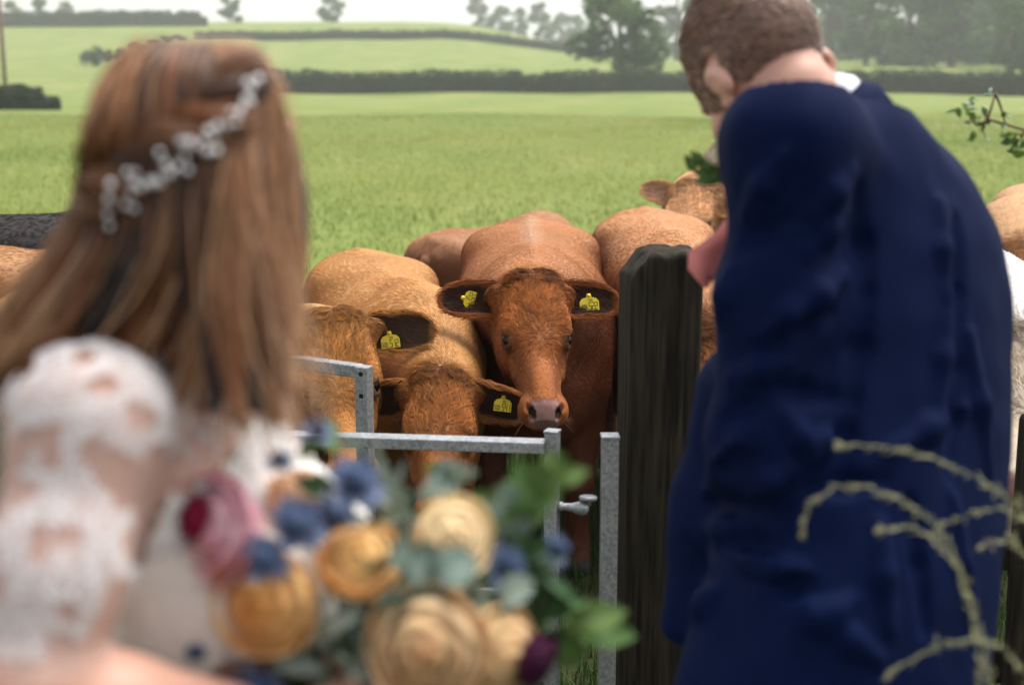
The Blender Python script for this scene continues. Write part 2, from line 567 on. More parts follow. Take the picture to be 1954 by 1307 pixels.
    lo = np.minimum(base + np.array([-1.25, -1.25, -.02]) * s, 0 + np.minimum(poll, muzzle) - .3)
    hi = np.maximum(base + np.array([1.25, 1.25, 1.25]) * s, np.maximum(poll, muzzle) + .3)
    V1, F1 = mesh_field(f, lo, hi, hb)
    def headness(p):
        q = (p - poll) @ H / hs_
        return q[:, 0] * 0.75 + q[:, 2] * 0.7          # >-0.11: head side of the cut
    hd = headness(V1)
    nearh = np.linalg.norm(V1 - hc, axis=1) < R
    isH = nearh & (hd > -0.10)
    keep = ~(isH[F1].all(1))
    F1 = F1[keep]
    V2, F2 = mesh_field(f, hc - R - .02, hc + R + .02, hh)
    nearh2 = (np.linalg.norm(V2 - hc, axis=1) < R) & (headness(V2) > -0.125)
    F2 = F2[nearh2[F2].all(1)]
    def compact(V, F):
        u, inv = np.unique(F, return_inverse=True)
        return V[u], inv.reshape(F.shape)
    V1, F1 = compact(V1, F1); V2, F2 = compact(V2, F2)
    parts = [(V1, F1, 0, None), (V2, F2, 1, None)]
    ears = ears or [((0, 1, .15), (.15, .1, 1)), ((0, -1, .15), (.15, -.1, 1))]
    ear_frames = []
    for (dv, fv), y in zip(ears, (1, -1)):
        ev = ear_mesh(hp(.028, y * .088, -.085), H @ np.array(dv, float), H @ np.array(fv, float), L=.218 * hs_, W=.062 * hs_, cup=.034 * hs_)
        parts.append((ev[0], ev[1], 2, ev)); ear_frames.append((hp(.028, y * .088, -.085), ev[5]))
    cb, cm, ch, ce = (np.array(c, float) for c in (col_back, col_body, col_head, col_ear))
    Vs, Fs, Cs, Ds, Ls, Ws, Lf, De, Cl = [], [], [], [], [], [], [], [], []
    off = 0
    for V, F, kind, ev in parts:
        N = vnormals(V, F)
        if kind == 2:
            inner, uu, vv, efr = ev[2], ev[3], ev[4], ev[5]
            rim = (np.abs(vv) > .72) | (uu > .9)
            C = np.where((inner > .5)[:, None] & ~rim[:, None], ce, ch * 0.9 + 0.25 * cm)
            D = efr[:, 0] * 0.9 + efr[:, 1] * (np.sign(vv) * .5)[:, None] * (1 - inner)[:, None] - efr[:, 1][None] * 0
            D = D + np.array([0, 0, -.25])
            Ln = np.where(inner > .5, .030 * (1 - uu) + .016, .016) + .004 * (np.abs(vv) > .7); Wv = np.full(len(V), .05); Lft = np.where(inner > .5, .75, .5)
            dn = np.where(inner > .5, 2.0, 2.2); cl = np.full(len(V), .35)
        else:
            q = (V - poll) @ H / hs_; b = ((V - base) @ B) / s
            t, y, z = q[:, 0], q[:, 1], q[:, 2]
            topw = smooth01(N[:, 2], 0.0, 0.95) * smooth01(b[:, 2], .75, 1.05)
            C = cm[None] * (1 - topw[:, None]) + cb[None] * topw[:, None]  # upward-facing coat turns paler: sky light put into its colour
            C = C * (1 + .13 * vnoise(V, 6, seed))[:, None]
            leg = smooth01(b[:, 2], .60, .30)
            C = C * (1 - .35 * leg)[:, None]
            hoof = b[:, 2] < .065
            C[hoof] = (.03, .025, .02)
            if spine is not None:
                sw = np.exp(-(b[:, 1] / .035) ** 2) * topw * smooth01(b[:, 0], .45, .1) * (0.7 + .3 * vnoise(V, 9, seed + 5))
                C = C * (1 - sw[:, None]) + np.array(spine)[None] * sw[:, None]
            D = -fw[None] * 1.0 + np.array([0, 0, -.45])[None] + lf[None] * (np.sign(b[:, 1]) * .12)[:, None]
            D = D + 0.16 * np.stack([vnoise(V, 5, seed + i) for i in range(3)], 1)
            Ln = np.full(len(V), furlen); Wv = np.full(len(V), .025); Lft = np.full(len(V), .22); cl = np.full(len(V), .16)
            dn = np.ones(len(V))
            dn[hoof] = 0
            hw = smooth01(t * .75 + z * .7, -.13, -.05) * (np.linalg.norm(V - hc, axis=1) < R)
            if kind == 1 or hw.max() > 0:
                wh = 0.235
                Dh = H @ np.array([1., 0, 0])
                dv = (np.stack([(t - wh), y * 1.3, 0 * y], 1) + np.array([.0, 0, 0]))
                dv = dv / (np.linalg.norm(dv, axis=1, keepdims=True) + 1e-6)
                tt = t + .012 * vnoise(V, 30, seed)
                below = smooth01(tt, wh, wh + .06)
                dv[:, 0] = dv[:, 0] * (1 - below) + below * 1.0
                side = smooth01(np.abs(y), .075, .10)
                dv = dv * (1 - side[:, None]) + np.array([-.25, 0, -.95])[None] * side[:, None]
                pol = smooth01(t, .070, -.01)
                dv = dv * (1 - pol[:, None]) + np.stack([.35 + 0 * y, np.sign(y) * .55 + y * 5, .25 + 0 * y], 1) * .75 * pol[:, None] + dv * .25 * pol[:, None]
                Dw = dv @ H.T
                D = D * (1 - hw[:, None]) + Dw * hw[:, None]
                C2 = ch[None] * (1 + .18 * vnoise(V, 14, seed + 2))[:, None]
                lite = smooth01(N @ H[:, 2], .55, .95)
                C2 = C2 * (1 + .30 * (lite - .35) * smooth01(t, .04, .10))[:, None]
                # pale rings over the eyes and down the nose bridge
                for yy in (-1, 1):
                    rr = np.exp(-(((t - .165) / .035) ** 2 + ((y - yy * .098) / .03) ** 2 + ((z + .04) / .05) ** 2))
                    C2 = C2 * (1 + .75 * rr)[:, None]
                    eye = np.exp(-(((t - .22) / .036) ** 2 + ((y - yy * .105) / .032) ** 2 + ((z + .045) / .028) ** 2))
                    C2 = C2 * (1 - .85 * np.clip(eye * 1.4, 0, 1))[:, None]
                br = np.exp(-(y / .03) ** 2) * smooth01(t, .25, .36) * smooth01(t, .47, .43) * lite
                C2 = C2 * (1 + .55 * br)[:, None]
                C2 = C2 * (1 - .30 * smooth01(t, .06, .0))[:, None]
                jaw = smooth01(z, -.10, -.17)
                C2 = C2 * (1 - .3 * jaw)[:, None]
                muz = smooth01(t, .452, .47) * smooth01(z, -.100, -.085) * smooth01(np.abs(y), .054, .040)
                rim = smooth01(t, .425, .45) * (1 - muz)
                C2 = C2 * (1 + .35 * rim)[:, None]
                C2 = C2 * (1 - muz[:, None]) + np.array(nose)[None] * (1 + .15 * vnoise(V, 40, seed))[:, None] * muz[:, None]
                for yy in (-1, 1):
                    no = np.exp(-(((t - .488) / .024) ** 2 + ((y - yy * .038) / .013) ** 2 + ((z + .038) / .02) ** 2) * .8)
                    no2 = (no > .45)
                    C2[no2] = C2[no2] * .12
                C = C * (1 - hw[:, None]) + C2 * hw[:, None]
                Lh = .019 + .022 * smooth01(t, .22, .14) * smooth01(np.abs(y), .12, .06)
                Lh = Lh + .012 * smooth01(t, .05, .0)
                Lh = Lh * (1 - .62 * smooth01(t, .24, .36)) * (1 - .5 * smooth01(np.abs(y), .085, .1) * smooth01(t, .1, .2))
                Ln = Ln * (1 - hw) + Lh * hw
                Wv = Wv * (1 - hw) + hw * (.03 + .09 * smooth01(t, .30, .18))
                Lft = Lft * (1 - hw) + hw * (.24 + .12 * pol)
                cl = cl * (1 - hw) + hw * (.20 + .55 * smooth01(t, .34, .22))
                dh = 2.8 * np.ones(len(V)); dh[muz > .4] = 0
                for yy in (-1, 1):
                    eyd = ((t - .216) / .032) ** 2 + ((y - yy * .106) / .034) ** 2 + ((z + .042) / .026) ** 2
                    dh[eyd < 1] = 0
                dn = dn * (1 - hw) + dh * hw
        Vs.append(V); Fs.append(F + off); Cs.append(C); Ds.append(D); Ls.append(Ln); Ws.append(Wv); Lf.append(Lft); De.append(dn); Cl.append(cl)
        off += len(V)
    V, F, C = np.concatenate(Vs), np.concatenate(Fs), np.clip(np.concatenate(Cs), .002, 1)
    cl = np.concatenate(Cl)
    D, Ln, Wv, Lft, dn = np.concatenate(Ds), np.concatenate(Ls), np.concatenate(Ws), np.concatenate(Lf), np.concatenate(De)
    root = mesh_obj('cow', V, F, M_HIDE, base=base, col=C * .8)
    tag(root, label, 'cow', group)
    if hairs:
        N = vnormals(V, F)
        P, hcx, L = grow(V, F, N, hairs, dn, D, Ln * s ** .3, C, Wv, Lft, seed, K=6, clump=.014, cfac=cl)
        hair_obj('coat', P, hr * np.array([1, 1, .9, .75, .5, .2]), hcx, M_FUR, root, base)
    for y in (-1, 1):
        c = hp(.215, y * .0895, -.047)
        bm = bmesh.new(); bmesh.ops.create_uvsphere(bm, u_segments=20, v_segments=14, radius=.0235 * hs_)
        me = bpy.data.meshes.new('eye'); bm.to_mesh(me); bm.free(); me.materials.append(M_EYE)
        me.polygons.foreach_set('use_smooth', np.ones(len(me.polygons), dtype=bool))
        o = bpy.data.objects.new('eye', me); o.location = c - base; link(o, root)
    # whiskers on the muzzle
    if hairs > 50000:
        rg = np.random.default_rng(seed + 9); nw = 20
        sgn = rg.choice([-1, 1], nw)
        p0 = np.array([hp(.47 + rg.uniform(-.02, .03), sg * .058, -.09 + rg.uniform(-.03, .025)) for sg in sgn])
        dd = np.array([H @ np.array([rg.uniform(.1, .7), sg * rg.uniform(.5, 1.1), rg.uniform(-.5, .2)]) for sg in sgn])
        dd /= np.linalg.norm(dd, axis=1, keepdims=True)
        s5 = np.linspace(0, 1, 5)[None, :, None]; LL = rg.uniform(.02, .045, (nw, 1, 1))
        PW_ = p0[:, None] + dd[:, None] * LL * s5 + np.array([0, 0, -1])[None, None] * LL * .35 * s5 ** 2
        hair_obj('whiskers', PW_, .0003 * np.array([1, .9, .8, .6, .3]), np.tile([.5, .36, .24], (nw, 1)), M_FUR, root, base)
    for t in tags:
        ear_tag(root, base, ear_frames[t['ear']], hs_, t)
    return root, hp, H

SEG = {'0': 'abcdef', '1': 'bc', '2': 'abged', '3': 'abgcd', '4': 'fgbc', '5': 'afgcd', '6': 'afgedc', '7': 'abc', '8': 'abcdefg', '9': 'abcdfg'}
SEGXY = {'a': ((0, 1), (1, 1)), 'b': ((1, 1), (1, .5)), 'c': ((1, .5), (1, 0)), 'd': ((0, 0), (1, 0)), 'e': ((0, .5), (0, 0)), 'f': ((0, 1), (0, .5)), 'g': ((0, .5), (1, .5))}

def ear_tag(root, base, ef, hs_, t):
    """yellow plastic tag: plate with clipped upper corners, a neck, a stud and printed digits"""
    o, fr = ef
    d, side, face = fr[:, 0], fr[:, 1], fr[:, 2]
    c = o + hs_ * (d * t.get('u', .11) + side * t.get('v', 0) + face * t.get('w', -.004))
    ex = nrm(t['ex']); ez = nrm(np.asarray(t['n'], float) - ex * (np.asarray(t['n']) @ ex)); ey = np.cross(ez, ex)
    w, h = t.get('size', (.056, .042)); th = .0016
    outl = [(-.5, -.5), (.5, -.5), (.5, .18), (.36, .42), (.14, .5), (.10, .78), (-.10, .78), (-.14, .5), (-.36, .42), (-.5, .18)]
    V = [c + ex * x * w + ey * y * h + ez * z for z in (0, th) for x, y in outl]
    n = len(outl)
    F = [tuple(range(n))[::-1], tuple(range(n, 2 * n))] + [(i, (i + 1) % n, (i + 1) % n + n, i + n) for i in range(n)]
    tg = mesh_obj('ear_tag', V, F, M_TAG, root, base, smooth=False)
    # stud
    V, F = [], []
    cc = c + ey * h * .62 + ez * th
    for k, (r, z) in enumerate([(.006, 0), (.006, .002), (.004, .004), (.0008, .006)]):
        for i in range(12):
            a = i * math.tau / 12; V.append(cc + (ex * math.cos(a) + ey * math.sin(a)) * r + ez * z)
    for k in range(3):
        for i in range(12): F.append((k * 12 + i, k * 12 + (i + 1) % 12, k * 12 + 12 + (i + 1) % 12, k * 12 + 12 + i))
    F.append(tuple(range(36, 48)))
    mesh_obj('stud', V, F, M_TAG, tg, base)
    # digits as printed strokes
    V, F = [], []
    def digits(txt, x0, y0, dw, dh, sw):
        x = x0
        for chh in txt:
            for sgm in SEG[chh]:
                (xa, ya), (xb, yb) = SEGXY[sgm]
                A = np.array([x + xa * dw, y0 + ya * dh]); Bq = np.array([x + xb * dw, y0 + yb * dh])
                dv = (Bq - A) / np.linalg.norm(Bq - A); nv = np.array([-dv[1], dv[0]]) * sw / 2
                A = A - dv * sw / 2; Bq = Bq + dv * sw / 2
                k = len(V)
                for P in (A - nv, Bq - nv, Bq + nv, A + nv): V.append(c + ex * P[0] + ey * P[1] + ez * (th + .0006 * (1 + .1 * len(F) % 2)))
                F.append((k, k + 1, k + 2, k + 3))
            x += dw * 1.55
    txt = t['txt']
    a, b = txt[:3], txt[3:]
    digits(a, -w * .46, -h * .40, w * .075, h * .34, w * .022)
    digits(b, -w * .02, -h * .42, w * .105, h * .52, w * .034)
    digits(t.get('small', '729'), -w * .05, h * .20, w * .05, h * .14, w * .016)
    mesh_obj('printed_number', V, F, M_INK, tg, base, smooth=False)
# ---------------------------------------------------------------- ground, fields, hedges, trees
_yL = ([-30, 6, 30, 70, 140, 175, 200, 260, 300, 350, 450, 700, 1600], [0, 0, -.25, -.75, -1.6, -.4, .9, 4.6, 8.0, 10.2, 9.5, 0, 0])
_yR = ([-30, 6, 30, 70, 140, 200, 300, 500, 700, 1600], [0, 0, -.25, -.75, -1.6, .2, 1.4, 2.0, 0, 0])
_TL, _TR = catmull(*_yL, n=1500), catmull(*_yR, n=1500)
def gz(x, y):
    x, y = np.asarray(x, float), np.asarray(y, float)
    u = x / np.maximum(y, 20)
    k = smooth01(u, .10, -.06)
    z = np.interp(y, *_TL) * k + np.interp(y, *_TR) * (1 - k)
    bump = .10 * np.sin(x * .31 + 1.3 * np.sin(y * .09)) * np.sin(y * .17 + .5) * smooth01(y, 12, 40)
    return z + bump

def ground_pt(px, d):
    x = (px - PW / 2) / FPX * d * 1.0
    return np.array([x, d, float(gz(x, d))])

def build_ground():
    ys = np.concatenate([np.linspace(-15, 12, 28), np.geomspace(12.7, 1600, 130)])
    us = np.linspace(-1, 1, 121)
    us = np.sign(us) * np.abs(us) ** 1.5
    Y, U = np.meshgrid(ys, us, indexing='ij')
    X = U * (18 + np.maximum(Y, 0) * .95)
    Z = gz(X, Y)
    V = np.stack([X, Y, Z], -1).reshape(-1, 3)
    nu = len(us)
    i, j = np.meshgrid(np.arange(len(ys) - 1), np.arange(nu - 1), indexing='ij')
    a = (i * nu + j).ravel()
    F = np.stack([a, a + 1, a + nu + 1, a + nu], 1)
    m, nt, b = new_mat('meadow')
    L = nt.links
    tc = nd(nt, 'ShaderNodeTexCoord')
    def noise(sc, det=4, st=(1, 1, 1)):
        mp = nd(nt, 'ShaderNodeMapping'); mp.inputs['Scale'].default_value = st
        n = nd(nt, 'ShaderNodeTexNoise'); n.inputs['Scale'].default_value = sc; n.inputs['Detail'].default_value = det
        L.new(tc.outputs['Object'], mp.inputs[0]); L.new(mp.outputs[0], n.inputs['Vector'])
        return n.outputs[0]
    def ramp(src, stops):
        r = nd(nt, 'ShaderNodeValToRGB'); e = r.color_ramp.elements
        e[0].position, e[0].color = stops[0][0], (*stops[0][1], 1)
        e[1].position, e[1].color = stops[-1][0], (*stops[-1][1], 1)
        for p, c in stops[1:-1]:
            q = e.new(p); q.color = (*c, 1)
        L.new(src, r.inputs[0]); return r.outputs[0]
    c1 = ramp(noise(.22, 6, (1, .45, 1)), [(.32, (.13, .185, .03)), (.5, (.195, .23, .05)), (.68, (.275, .27, .085))])
    c2 = ramp(noise(2.6, 6), [(.30, (.075, .135, .02)), (.70, (.24, .265, .07))])
    mx = nd(nt, 'ShaderNodeMix', data_type='RGBA'); mx.inputs[0].default_value = .45
    L.new(c1, mx.inputs[6]); L.new(c2, mx.inputs[7])
    # trodden turf by the gate, its colour darkened for the shade there
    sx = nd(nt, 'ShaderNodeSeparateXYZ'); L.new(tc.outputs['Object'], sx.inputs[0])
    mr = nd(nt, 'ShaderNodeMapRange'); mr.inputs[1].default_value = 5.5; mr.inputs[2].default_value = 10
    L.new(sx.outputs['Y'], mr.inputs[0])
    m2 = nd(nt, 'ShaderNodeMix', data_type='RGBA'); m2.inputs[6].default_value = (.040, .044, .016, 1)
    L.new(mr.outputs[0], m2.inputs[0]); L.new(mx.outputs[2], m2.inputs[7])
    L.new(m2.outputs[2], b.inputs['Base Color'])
    b.inputs['Roughness'].default_value = .85
    b.inputs['Specular IOR Level'].default_value = .15
    bp = nd(nt, 'ShaderNodeBump'); bp.inputs['Strength'].default_value = .7; bp.inputs['Distance'].default_value = .08
    L.new(noise(9, 6), bp.inputs['Height']); L.new(bp.outputs[0], b.inputs['Normal'])
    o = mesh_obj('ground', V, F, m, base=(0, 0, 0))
    tag(o, 'rolling green pasture rising to a hill', None, None, 'structure')

build_ground()

M_LEAF = pmat('tree_foliage', (1, 1, 1), .6, attr=True, trans=.25, spec=.3)
M_BARK = pmat('bark', (.07, .055, .04), .9, var=.4, vscale=8, bump=.6, bscale=20)
M_CORE = pmat('hedge_twigs', (.02, .026, .012), .95)

def leaf_quads(P, size, rg, col, flat=.3):
    """one small bent leaf clump (two triangles folded) per point"""
    n = len(P)
    a = rg.normal(size=(n, 3)); a[:, 2] *= flat; a /= np.linalg.norm(a, axis=1, keepdims=True)
    b = rg.normal(size=(n, 3)); b -= a * (a * b).sum(1, keepdims=True); b /= np.linalg.norm(b, axis=1, keepdims=True)
    c = np.cross(a, b)
    s = (size * rg.uniform(.6, 1.3, n))[:, None]
    V = np.stack([P - a * s, P - b * s * .55 + c * s * .18, P + a * s, P + b * s * .55 + c * s * .18], 1).reshape(-1, 3)
    F = np.arange(n * 4).reshape(-1, 4)
    C = np.repeat(col, 4, 0)
    return V, F, C

def tube(pts, rs, sides=7):
    pts = np.asarray(pts, float); V, F = [], []
    up = np.array([.3, .2, 1.])
    for i, p in enumerate(pts):
        t = nrm(pts[min(i + 1, len(pts) - 1)] - pts[max(i - 1, 0)])
        x = np.cross(t, up); x = x / (np.linalg.norm(x) + 1e-9) if np.linalg.norm(x) > 1e-3 else nrm(np.cross(t, [1, 0, 0]))
        y = np.cross(t, x)
        for k in range(sides):
            a = k * math.tau / sides
            V.append(p + (x * math.cos(a) + y * math.sin(a)) * rs[i])
    for i in range(len(pts) - 1):
        for k in range(sides):
            F.append((i * sides + k, i * sides + (k + 1) % sides, (i + 1) * sides + (k + 1) % sides, (i + 1) * sides + k))
    k = len(V); V += [pts[0], pts[-1]]
    for j in range(sides):
        F.append((k, (j + 1) % sides, j, j)); n = (len(pts) - 1) * sides
        F.append((k + 1, n + j, n + (j + 1) % sides, n + (j + 1) % sides))
    F = [tuple(dict.fromkeys(f)) for f in F]
    return np.array(V), F

def join(parts):
    V, F, off = [], [], 0
    for v, f in parts:
        V.append(np.asarray(v, float)); F += [tuple(int(i) + off for i in q) for q in f]; off += len(v)
    return np.concatenate(V), F

def tree_meshes(seed, height, width, low=.18, nleaf=5000, leaf=.22, col=(.05, .085, .02)):
    """trunk+limbs and crown in local coordinates, base at the origin"""
    rg = np.random.default_rng(seed)
    parts = []
    tp = [(0, 0, -.4), (.02 * height, 0, height * .18), (-.01 * height, .02 * height, height * .45), (.02 * height, 0, height * .8)]
    parts.append(tube(tp, [height * .035, height * .028, height * .018, height * .005]))
    blobs = []
    nb = 26
    for i in range(nb):
        a = rg.uniform(0, math.tau); hh = rg.uniform(low + .08, .93)
        prof = math.sin(math.pi * min(1, (hh - low) / (1 - low) * .82 + .16)) ** .7
        r = width * .5 * prof * rg.uniform(.45, .95)
        c = np.array([math.cos(a) * r, math.sin(a) * r, hh * height])
        br = width * rg.uniform(.11, .20)
        blobs.append((c, br))
        if i < 12:
            z0 = height * rg.uniform(.15, .5)
            m = np.array([c[0] * .45, c[1] * .45, (z0 + c[2]) / 2 + .03 * height])
            parts.append(tube([(0, 0, z0), m, c], [height * .012, height * .008, height * .003], 5))
    blobs.append((np.array([0, 0, height * .9]), width * .16))
    w = np.array([b[1] ** 2 for b in blobs]); w /= w.sum()
    bi = rg.choice(len(blobs), nleaf, p=w)
    d = rg.normal(size=(nleaf, 3)); d /= np.linalg.norm(d, axis=1, keepdims=True)
    rad = rg.uniform(.35, 1, nleaf) ** .6
    cen = np.array([blobs[i][0] for i in bi]); br = np.array([blobs[i][1] for i in bi])
    P = cen + d * (br * rad)[:, None] * np.array([1, 1, .8])
    tone = (1 + .28 * rg.normal(size=len(blobs)))[bi]
    C = np.array(col)[None] * np.clip(tone, .5, 1.7)[:, None] * (1 + .2 * rg.normal(size=(nleaf, 1)))
    C[:, 0] *= 1 + .25 * rg.random(nleaf)
    return join(parts), leaf_quads(P, leaf, rg, np.clip(C, .005, .5))

def place_tree(px, d, meshes, label, scale=1.0, rot=0.0, group='trees beyond the pasture', name='tree', sz=None):
    p = ground_pt(px, d)
    r = empty(name, p)
    r.rotation_euler = (0, 0, rot); r.scale = (scale, scale, sz or scale)
    tag(r, label, 'tree', group)
    for nm, me in (('trunk', meshes[0]), ('crown', meshes[1])):
        o = bpy.data.objects.new(nm, me); link(o, r)
    return r

def tree_data(*a, **k):
    (tv, tf), (lv, lfc, lc) = tree_meshes(*a, **k)
    t = mesh_obj('trunk', tv, tf, M_BARK); c = mesh_obj('crown', lv, lfc, M_LEAF, smooth=False, col=lc)
    out = (t.data, c.data)
    bpy.data.objects.remove(t); bpy.data.objects.remove(c)
    return out

TLONE = tree_data(21, 11.5, 10.0, .12, 9000, .26, (.045, .10, .018))
TA = tree_data(22, 15, 11, -.06, 5000, .42, (.06, .13, .024))
TB = tree_data(23, 18, 12, -.04, 5000, .45, (.05, .11, .020))
TC = tree_data(24, 13, 12, -.08, 5000, .40, (.075, .145, .028))
place_tree(1182, 152, TLONE, 'dark lone round tree standing in the hedge across the pasture', 1.0, .4)
rt = np.random.default_rng(77)
# misty wood to the right: nearer row and farther row
spots = [(1285, 300), (1345, 285), (1420, 310), (1500, 300), (1570, 255), (1610, 290), (1640, 225), (1680, 262), (1722, 218), (1765, 250),
         (1800, 215), (1845, 245), (1880, 230), (1925, 205), (1975, 240), (2040, 225), (2110, 240), (1745, 330), (1600, 350), (1830, 340), (1470, 350)]
WT = ['tall tree in the misty wood behind the man', 'broad tree in the misty wood behind the man', 'spreading tree in the misty wood behind the man']
for i, (px, d) in enumerate(spots):
    k = i % 3
    place_tree(px, d, (TA, TB, TC)[k], WT[(1, 0, 2)[k]] if d < 280 else 'pale rear tree deep in the misty wood, beyond the nearer trees', float(rt.uniform(.85, 1.2)), float(rt.uniform(0, 6)), 'trees of the misty wood')
place_tree(1915, 172, TA, 'darker bushy tree standing just behind the right end of the long hedge', .62, 2.0)
for i, (px, d) in enumerate([(915, 430), (955, 415), (990, 440), (1030, 420), (1068, 436), (1100, 450)]):
    k = (i + 1) % 3
    place_tree(px, d, (TA, TB, TC)[k], 'pale far tree in the clump behind the lone tree', float(rt.uniform(.62, .8)), float(rt.uniform(0, 6)), 'far tree clump')
place_tree(640, 352, TC, 'lone small tree on the crest of the green hill', .55, 1.0, 'trees on the crest')
place_tree(452, 335, TA, 'narrow tree at the end of the hilltop hedge', .52, 2.2, 'trees on the crest')
for i, (px, d) in enumerate([(-10, 330), (45, 335), (100, 345), (148, 340)]):
    place_tree(px, d, (TB, TC)[i % 2], 'far tree above the hilltop hedge near the telegraph pole', .38, i * 1.3, 'trees behind the hilltop hedge')

def hedge(label, pts, height, width, nleaf, leaf, col, seed, group='field hedges'):
    """pts: (px, d) along the hedge; a lumpy twig core with leaf clumps all over it"""
    rg = np.random.default_rng(seed)
    G = np.array([ground_pt(*p) for p in pts])
    seg = np.linalg.norm(np.diff(G[:, :2], axis=0), axis=1); cum = np.concatenate([[0], np.cumsum(seg)])
    n = max(8, int(cum[-1] / (height * .5)))
    sx = np.linspace(0, cum[-1], n)
    X, Y = np.interp(sx, cum, G[:, 0]), np.interp(sx, cum, G[:, 1])
    Z = gz(X, Y)
    tx, ty = np.gradient(X), np.gradient(Y); tl = np.hypot(tx, ty); nx, ny = -ty / tl, tx / tl
    hv = height * (1 + .10 * vnoise(np.stack([sx, 0 * sx, 0 * sx], 1), .5 / height, seed) + .05 * rg.normal(size=n))
    hv[0] *= .55; hv[-1] *= .55
    ring = [(-.5, 0), (-.52, .5), (-.40, .85), (0, 1.0), (.40, .85), (.52, .5), (.5, 0)]
    V, F = [], []
    for i in range(n):
        for (w, h) in ring:
            ww = w * width * .86 * (1 + .1 * rg.normal())
            V.append((X[i] + nx[i] * ww, Y[i] + ny[i] * ww, Z[i] - .1 + h * hv[i] * .88))
    m = len(ring)
    for i in range(n - 1):
        for k in range(m - 1):
            a = i * m + k; F.append((a, a + 1, a + m + 1, a + m))
    F += [tuple(range(m)), tuple(range((n - 1) * m, n * m))[::-1]]
    base = (X[0], Y[0], Z[0])
    root = empty('hedge', base)
    tag(root, label, 'hedge', group)
    mesh_obj('twigs', V, F, M_CORE, root, base)
    s = rg.uniform(0, cum[-1], nleaf); i = np.clip(np.searchsorted(sx, s), 0, n - 1)
    a = rg.uniform(0, math.pi, nleaf)
    w = np.cos(a) * .5 * width * rg.uniform(.85, 1.12, nleaf); h = np.sin(a) ** .55 * hv[i] * rg.uniform(.90, 1.06, nleaf)
    h = np.where(rg.random(nleaf) < .5, h * rg.random(nleaf) ** .5, h)
    P = np.stack([np.interp(s, sx, X) + nx[i] * w, np.interp(s, sx, Y) + ny[i] * w, np.interp(s, sx, Z) + h], 1)
    C = np.array(col)[None] * np.clip(1 + .35 * vnoise(P, 1.2 / height, seed) + .22 * rg.normal(size=nleaf), .35, 2)[:, None]
    lv, lf_, lc = leaf_quads(P, leaf, rg, C)
    mesh_obj('foliage', lv, lf_, M_LEAF, root, base, smooth=False, col=lc)
    return root

hedge('long dark clipped hedge running across behind the big pasture', [(520, 139), (800, 141), (1100, 142), (1400, 142), (1700, 139), (2050, 130), (2400, 125)], 2.1, 1.8, 26000, .16, (.017, .040, .009), 1)
hedge('thin dark hedge crossing below the hill crest, beyond the pale green field', [(385, 262), (700, 266), (1100, 272), (1250, 280)], 1.6, 1.6, 9000, .24, (.025, .042, .016), 2)
hedge('tall grey-green hedge along the hilltop by the telegraph pole', [(-150, 296), (100, 300), (410, 306)], 2.9, 2.2, 9000, .3, (.04, .06, .03), 3)
hedge('bushy dark hedge end at the foot of the telegraph pole', [(-140, 70), (40, 70), (122, 71)], 1.25, 1.5, 7000, .09, (.022, .040, .014), 4)
for i, (px, d, h) in enumerate([(195, 196, 2.6), (222, 205, 1.8), (248, 214, 1.6), (275, 225, 1.5), (305, 238, 1.5), (335, 250, 1.6), (355, 258, 1.5)]):
    p = ground_pt(px, d); r = empty('shrub', p)
    tag(r, 'largest shrub, at the lower end of the gappy hawthorn row' if i == 0 else 'small loose hawthorn shrub in the gappy row climbing the field', 'shrub', 'shrubs in the gappy row')
    rg = np.random.default_rng(40 + i)
    nb = 7; cs = rg.normal(size=(nb, 3)) * np.array([h * .35, h * .3, h * .18]) + np.array([0, 0, h * .5])
    bi = rg.integers(0, nb, 900); dd = rg.normal(size=(900, 3)); dd /= np.linalg.norm(dd, axis=1, keepdims=True)
    P = cs[bi] + dd * (h * .32 * rg.random((900, 1)) ** .4); P[:, 2] = np.abs(P[:, 2])
    C = np.array((.045, .07, .024))[None] * np.clip(1 + .3 * rg.normal(size=(900, 1)), .4, 2)
    v, f_, c_ = leaf_quads(P, .2, rg, C)
    mesh_obj('foliage', v, f_, M_LEAF, r, (0, 0, 0), smooth=False, col=c_)
    tv, tf = join([tube([(0, 0, -.2), (.1 * k, .05 * k, h * .4), cs[k]], [.06, .04, .015], 5) for k in range(4)])
    mesh_obj('stem', tv, tf, M_BARK, r, (0, 0, 0))
# unseen hedge added behind the camera to block low sky light
def sky_block_hedge():
    rg = np.random.default_rng(8); base = np.array([0, -4.6, 0.]); n = 9000
    r = empty('hedge', base); tag(r, 'tall hawthorn hedge behind the camera, added unseen to block sky light', 'hedge')
    P = np.stack([rg.uniform(-9, 9, n), -4.6 + rg.normal(0, .35, n), 3.3 * rg.random(n) ** .8], 1)
    P[:, 2] *= 1 + .12 * vnoise(P * np.array([1, 0, 0]), .6, 3)
    C = np.array((.045, .07, .022))[None] * np.clip(1 + .3 * rg.normal(size=(n, 1)), .4, 2)
    v, f_, c_ = leaf_quads(P, .13, rg, C)
    mesh_obj('foliage', v, f_, M_LEAF, r, base, smooth=False, col=c_)
    tv, tf = join([tube([(x, -4.6, -.1), (x + rg.normal() * .2, -4.6, 1.5), (x + rg.normal() * .4, -4.6 + rg.normal() * .2, 2.9)], [.07, .05, .02], 6) for x in np.linspace(-8.5, 8.5, 18)])
    mesh_obj('stem', tv, tf, M_BARK, r, base)
sky_block_hedge()
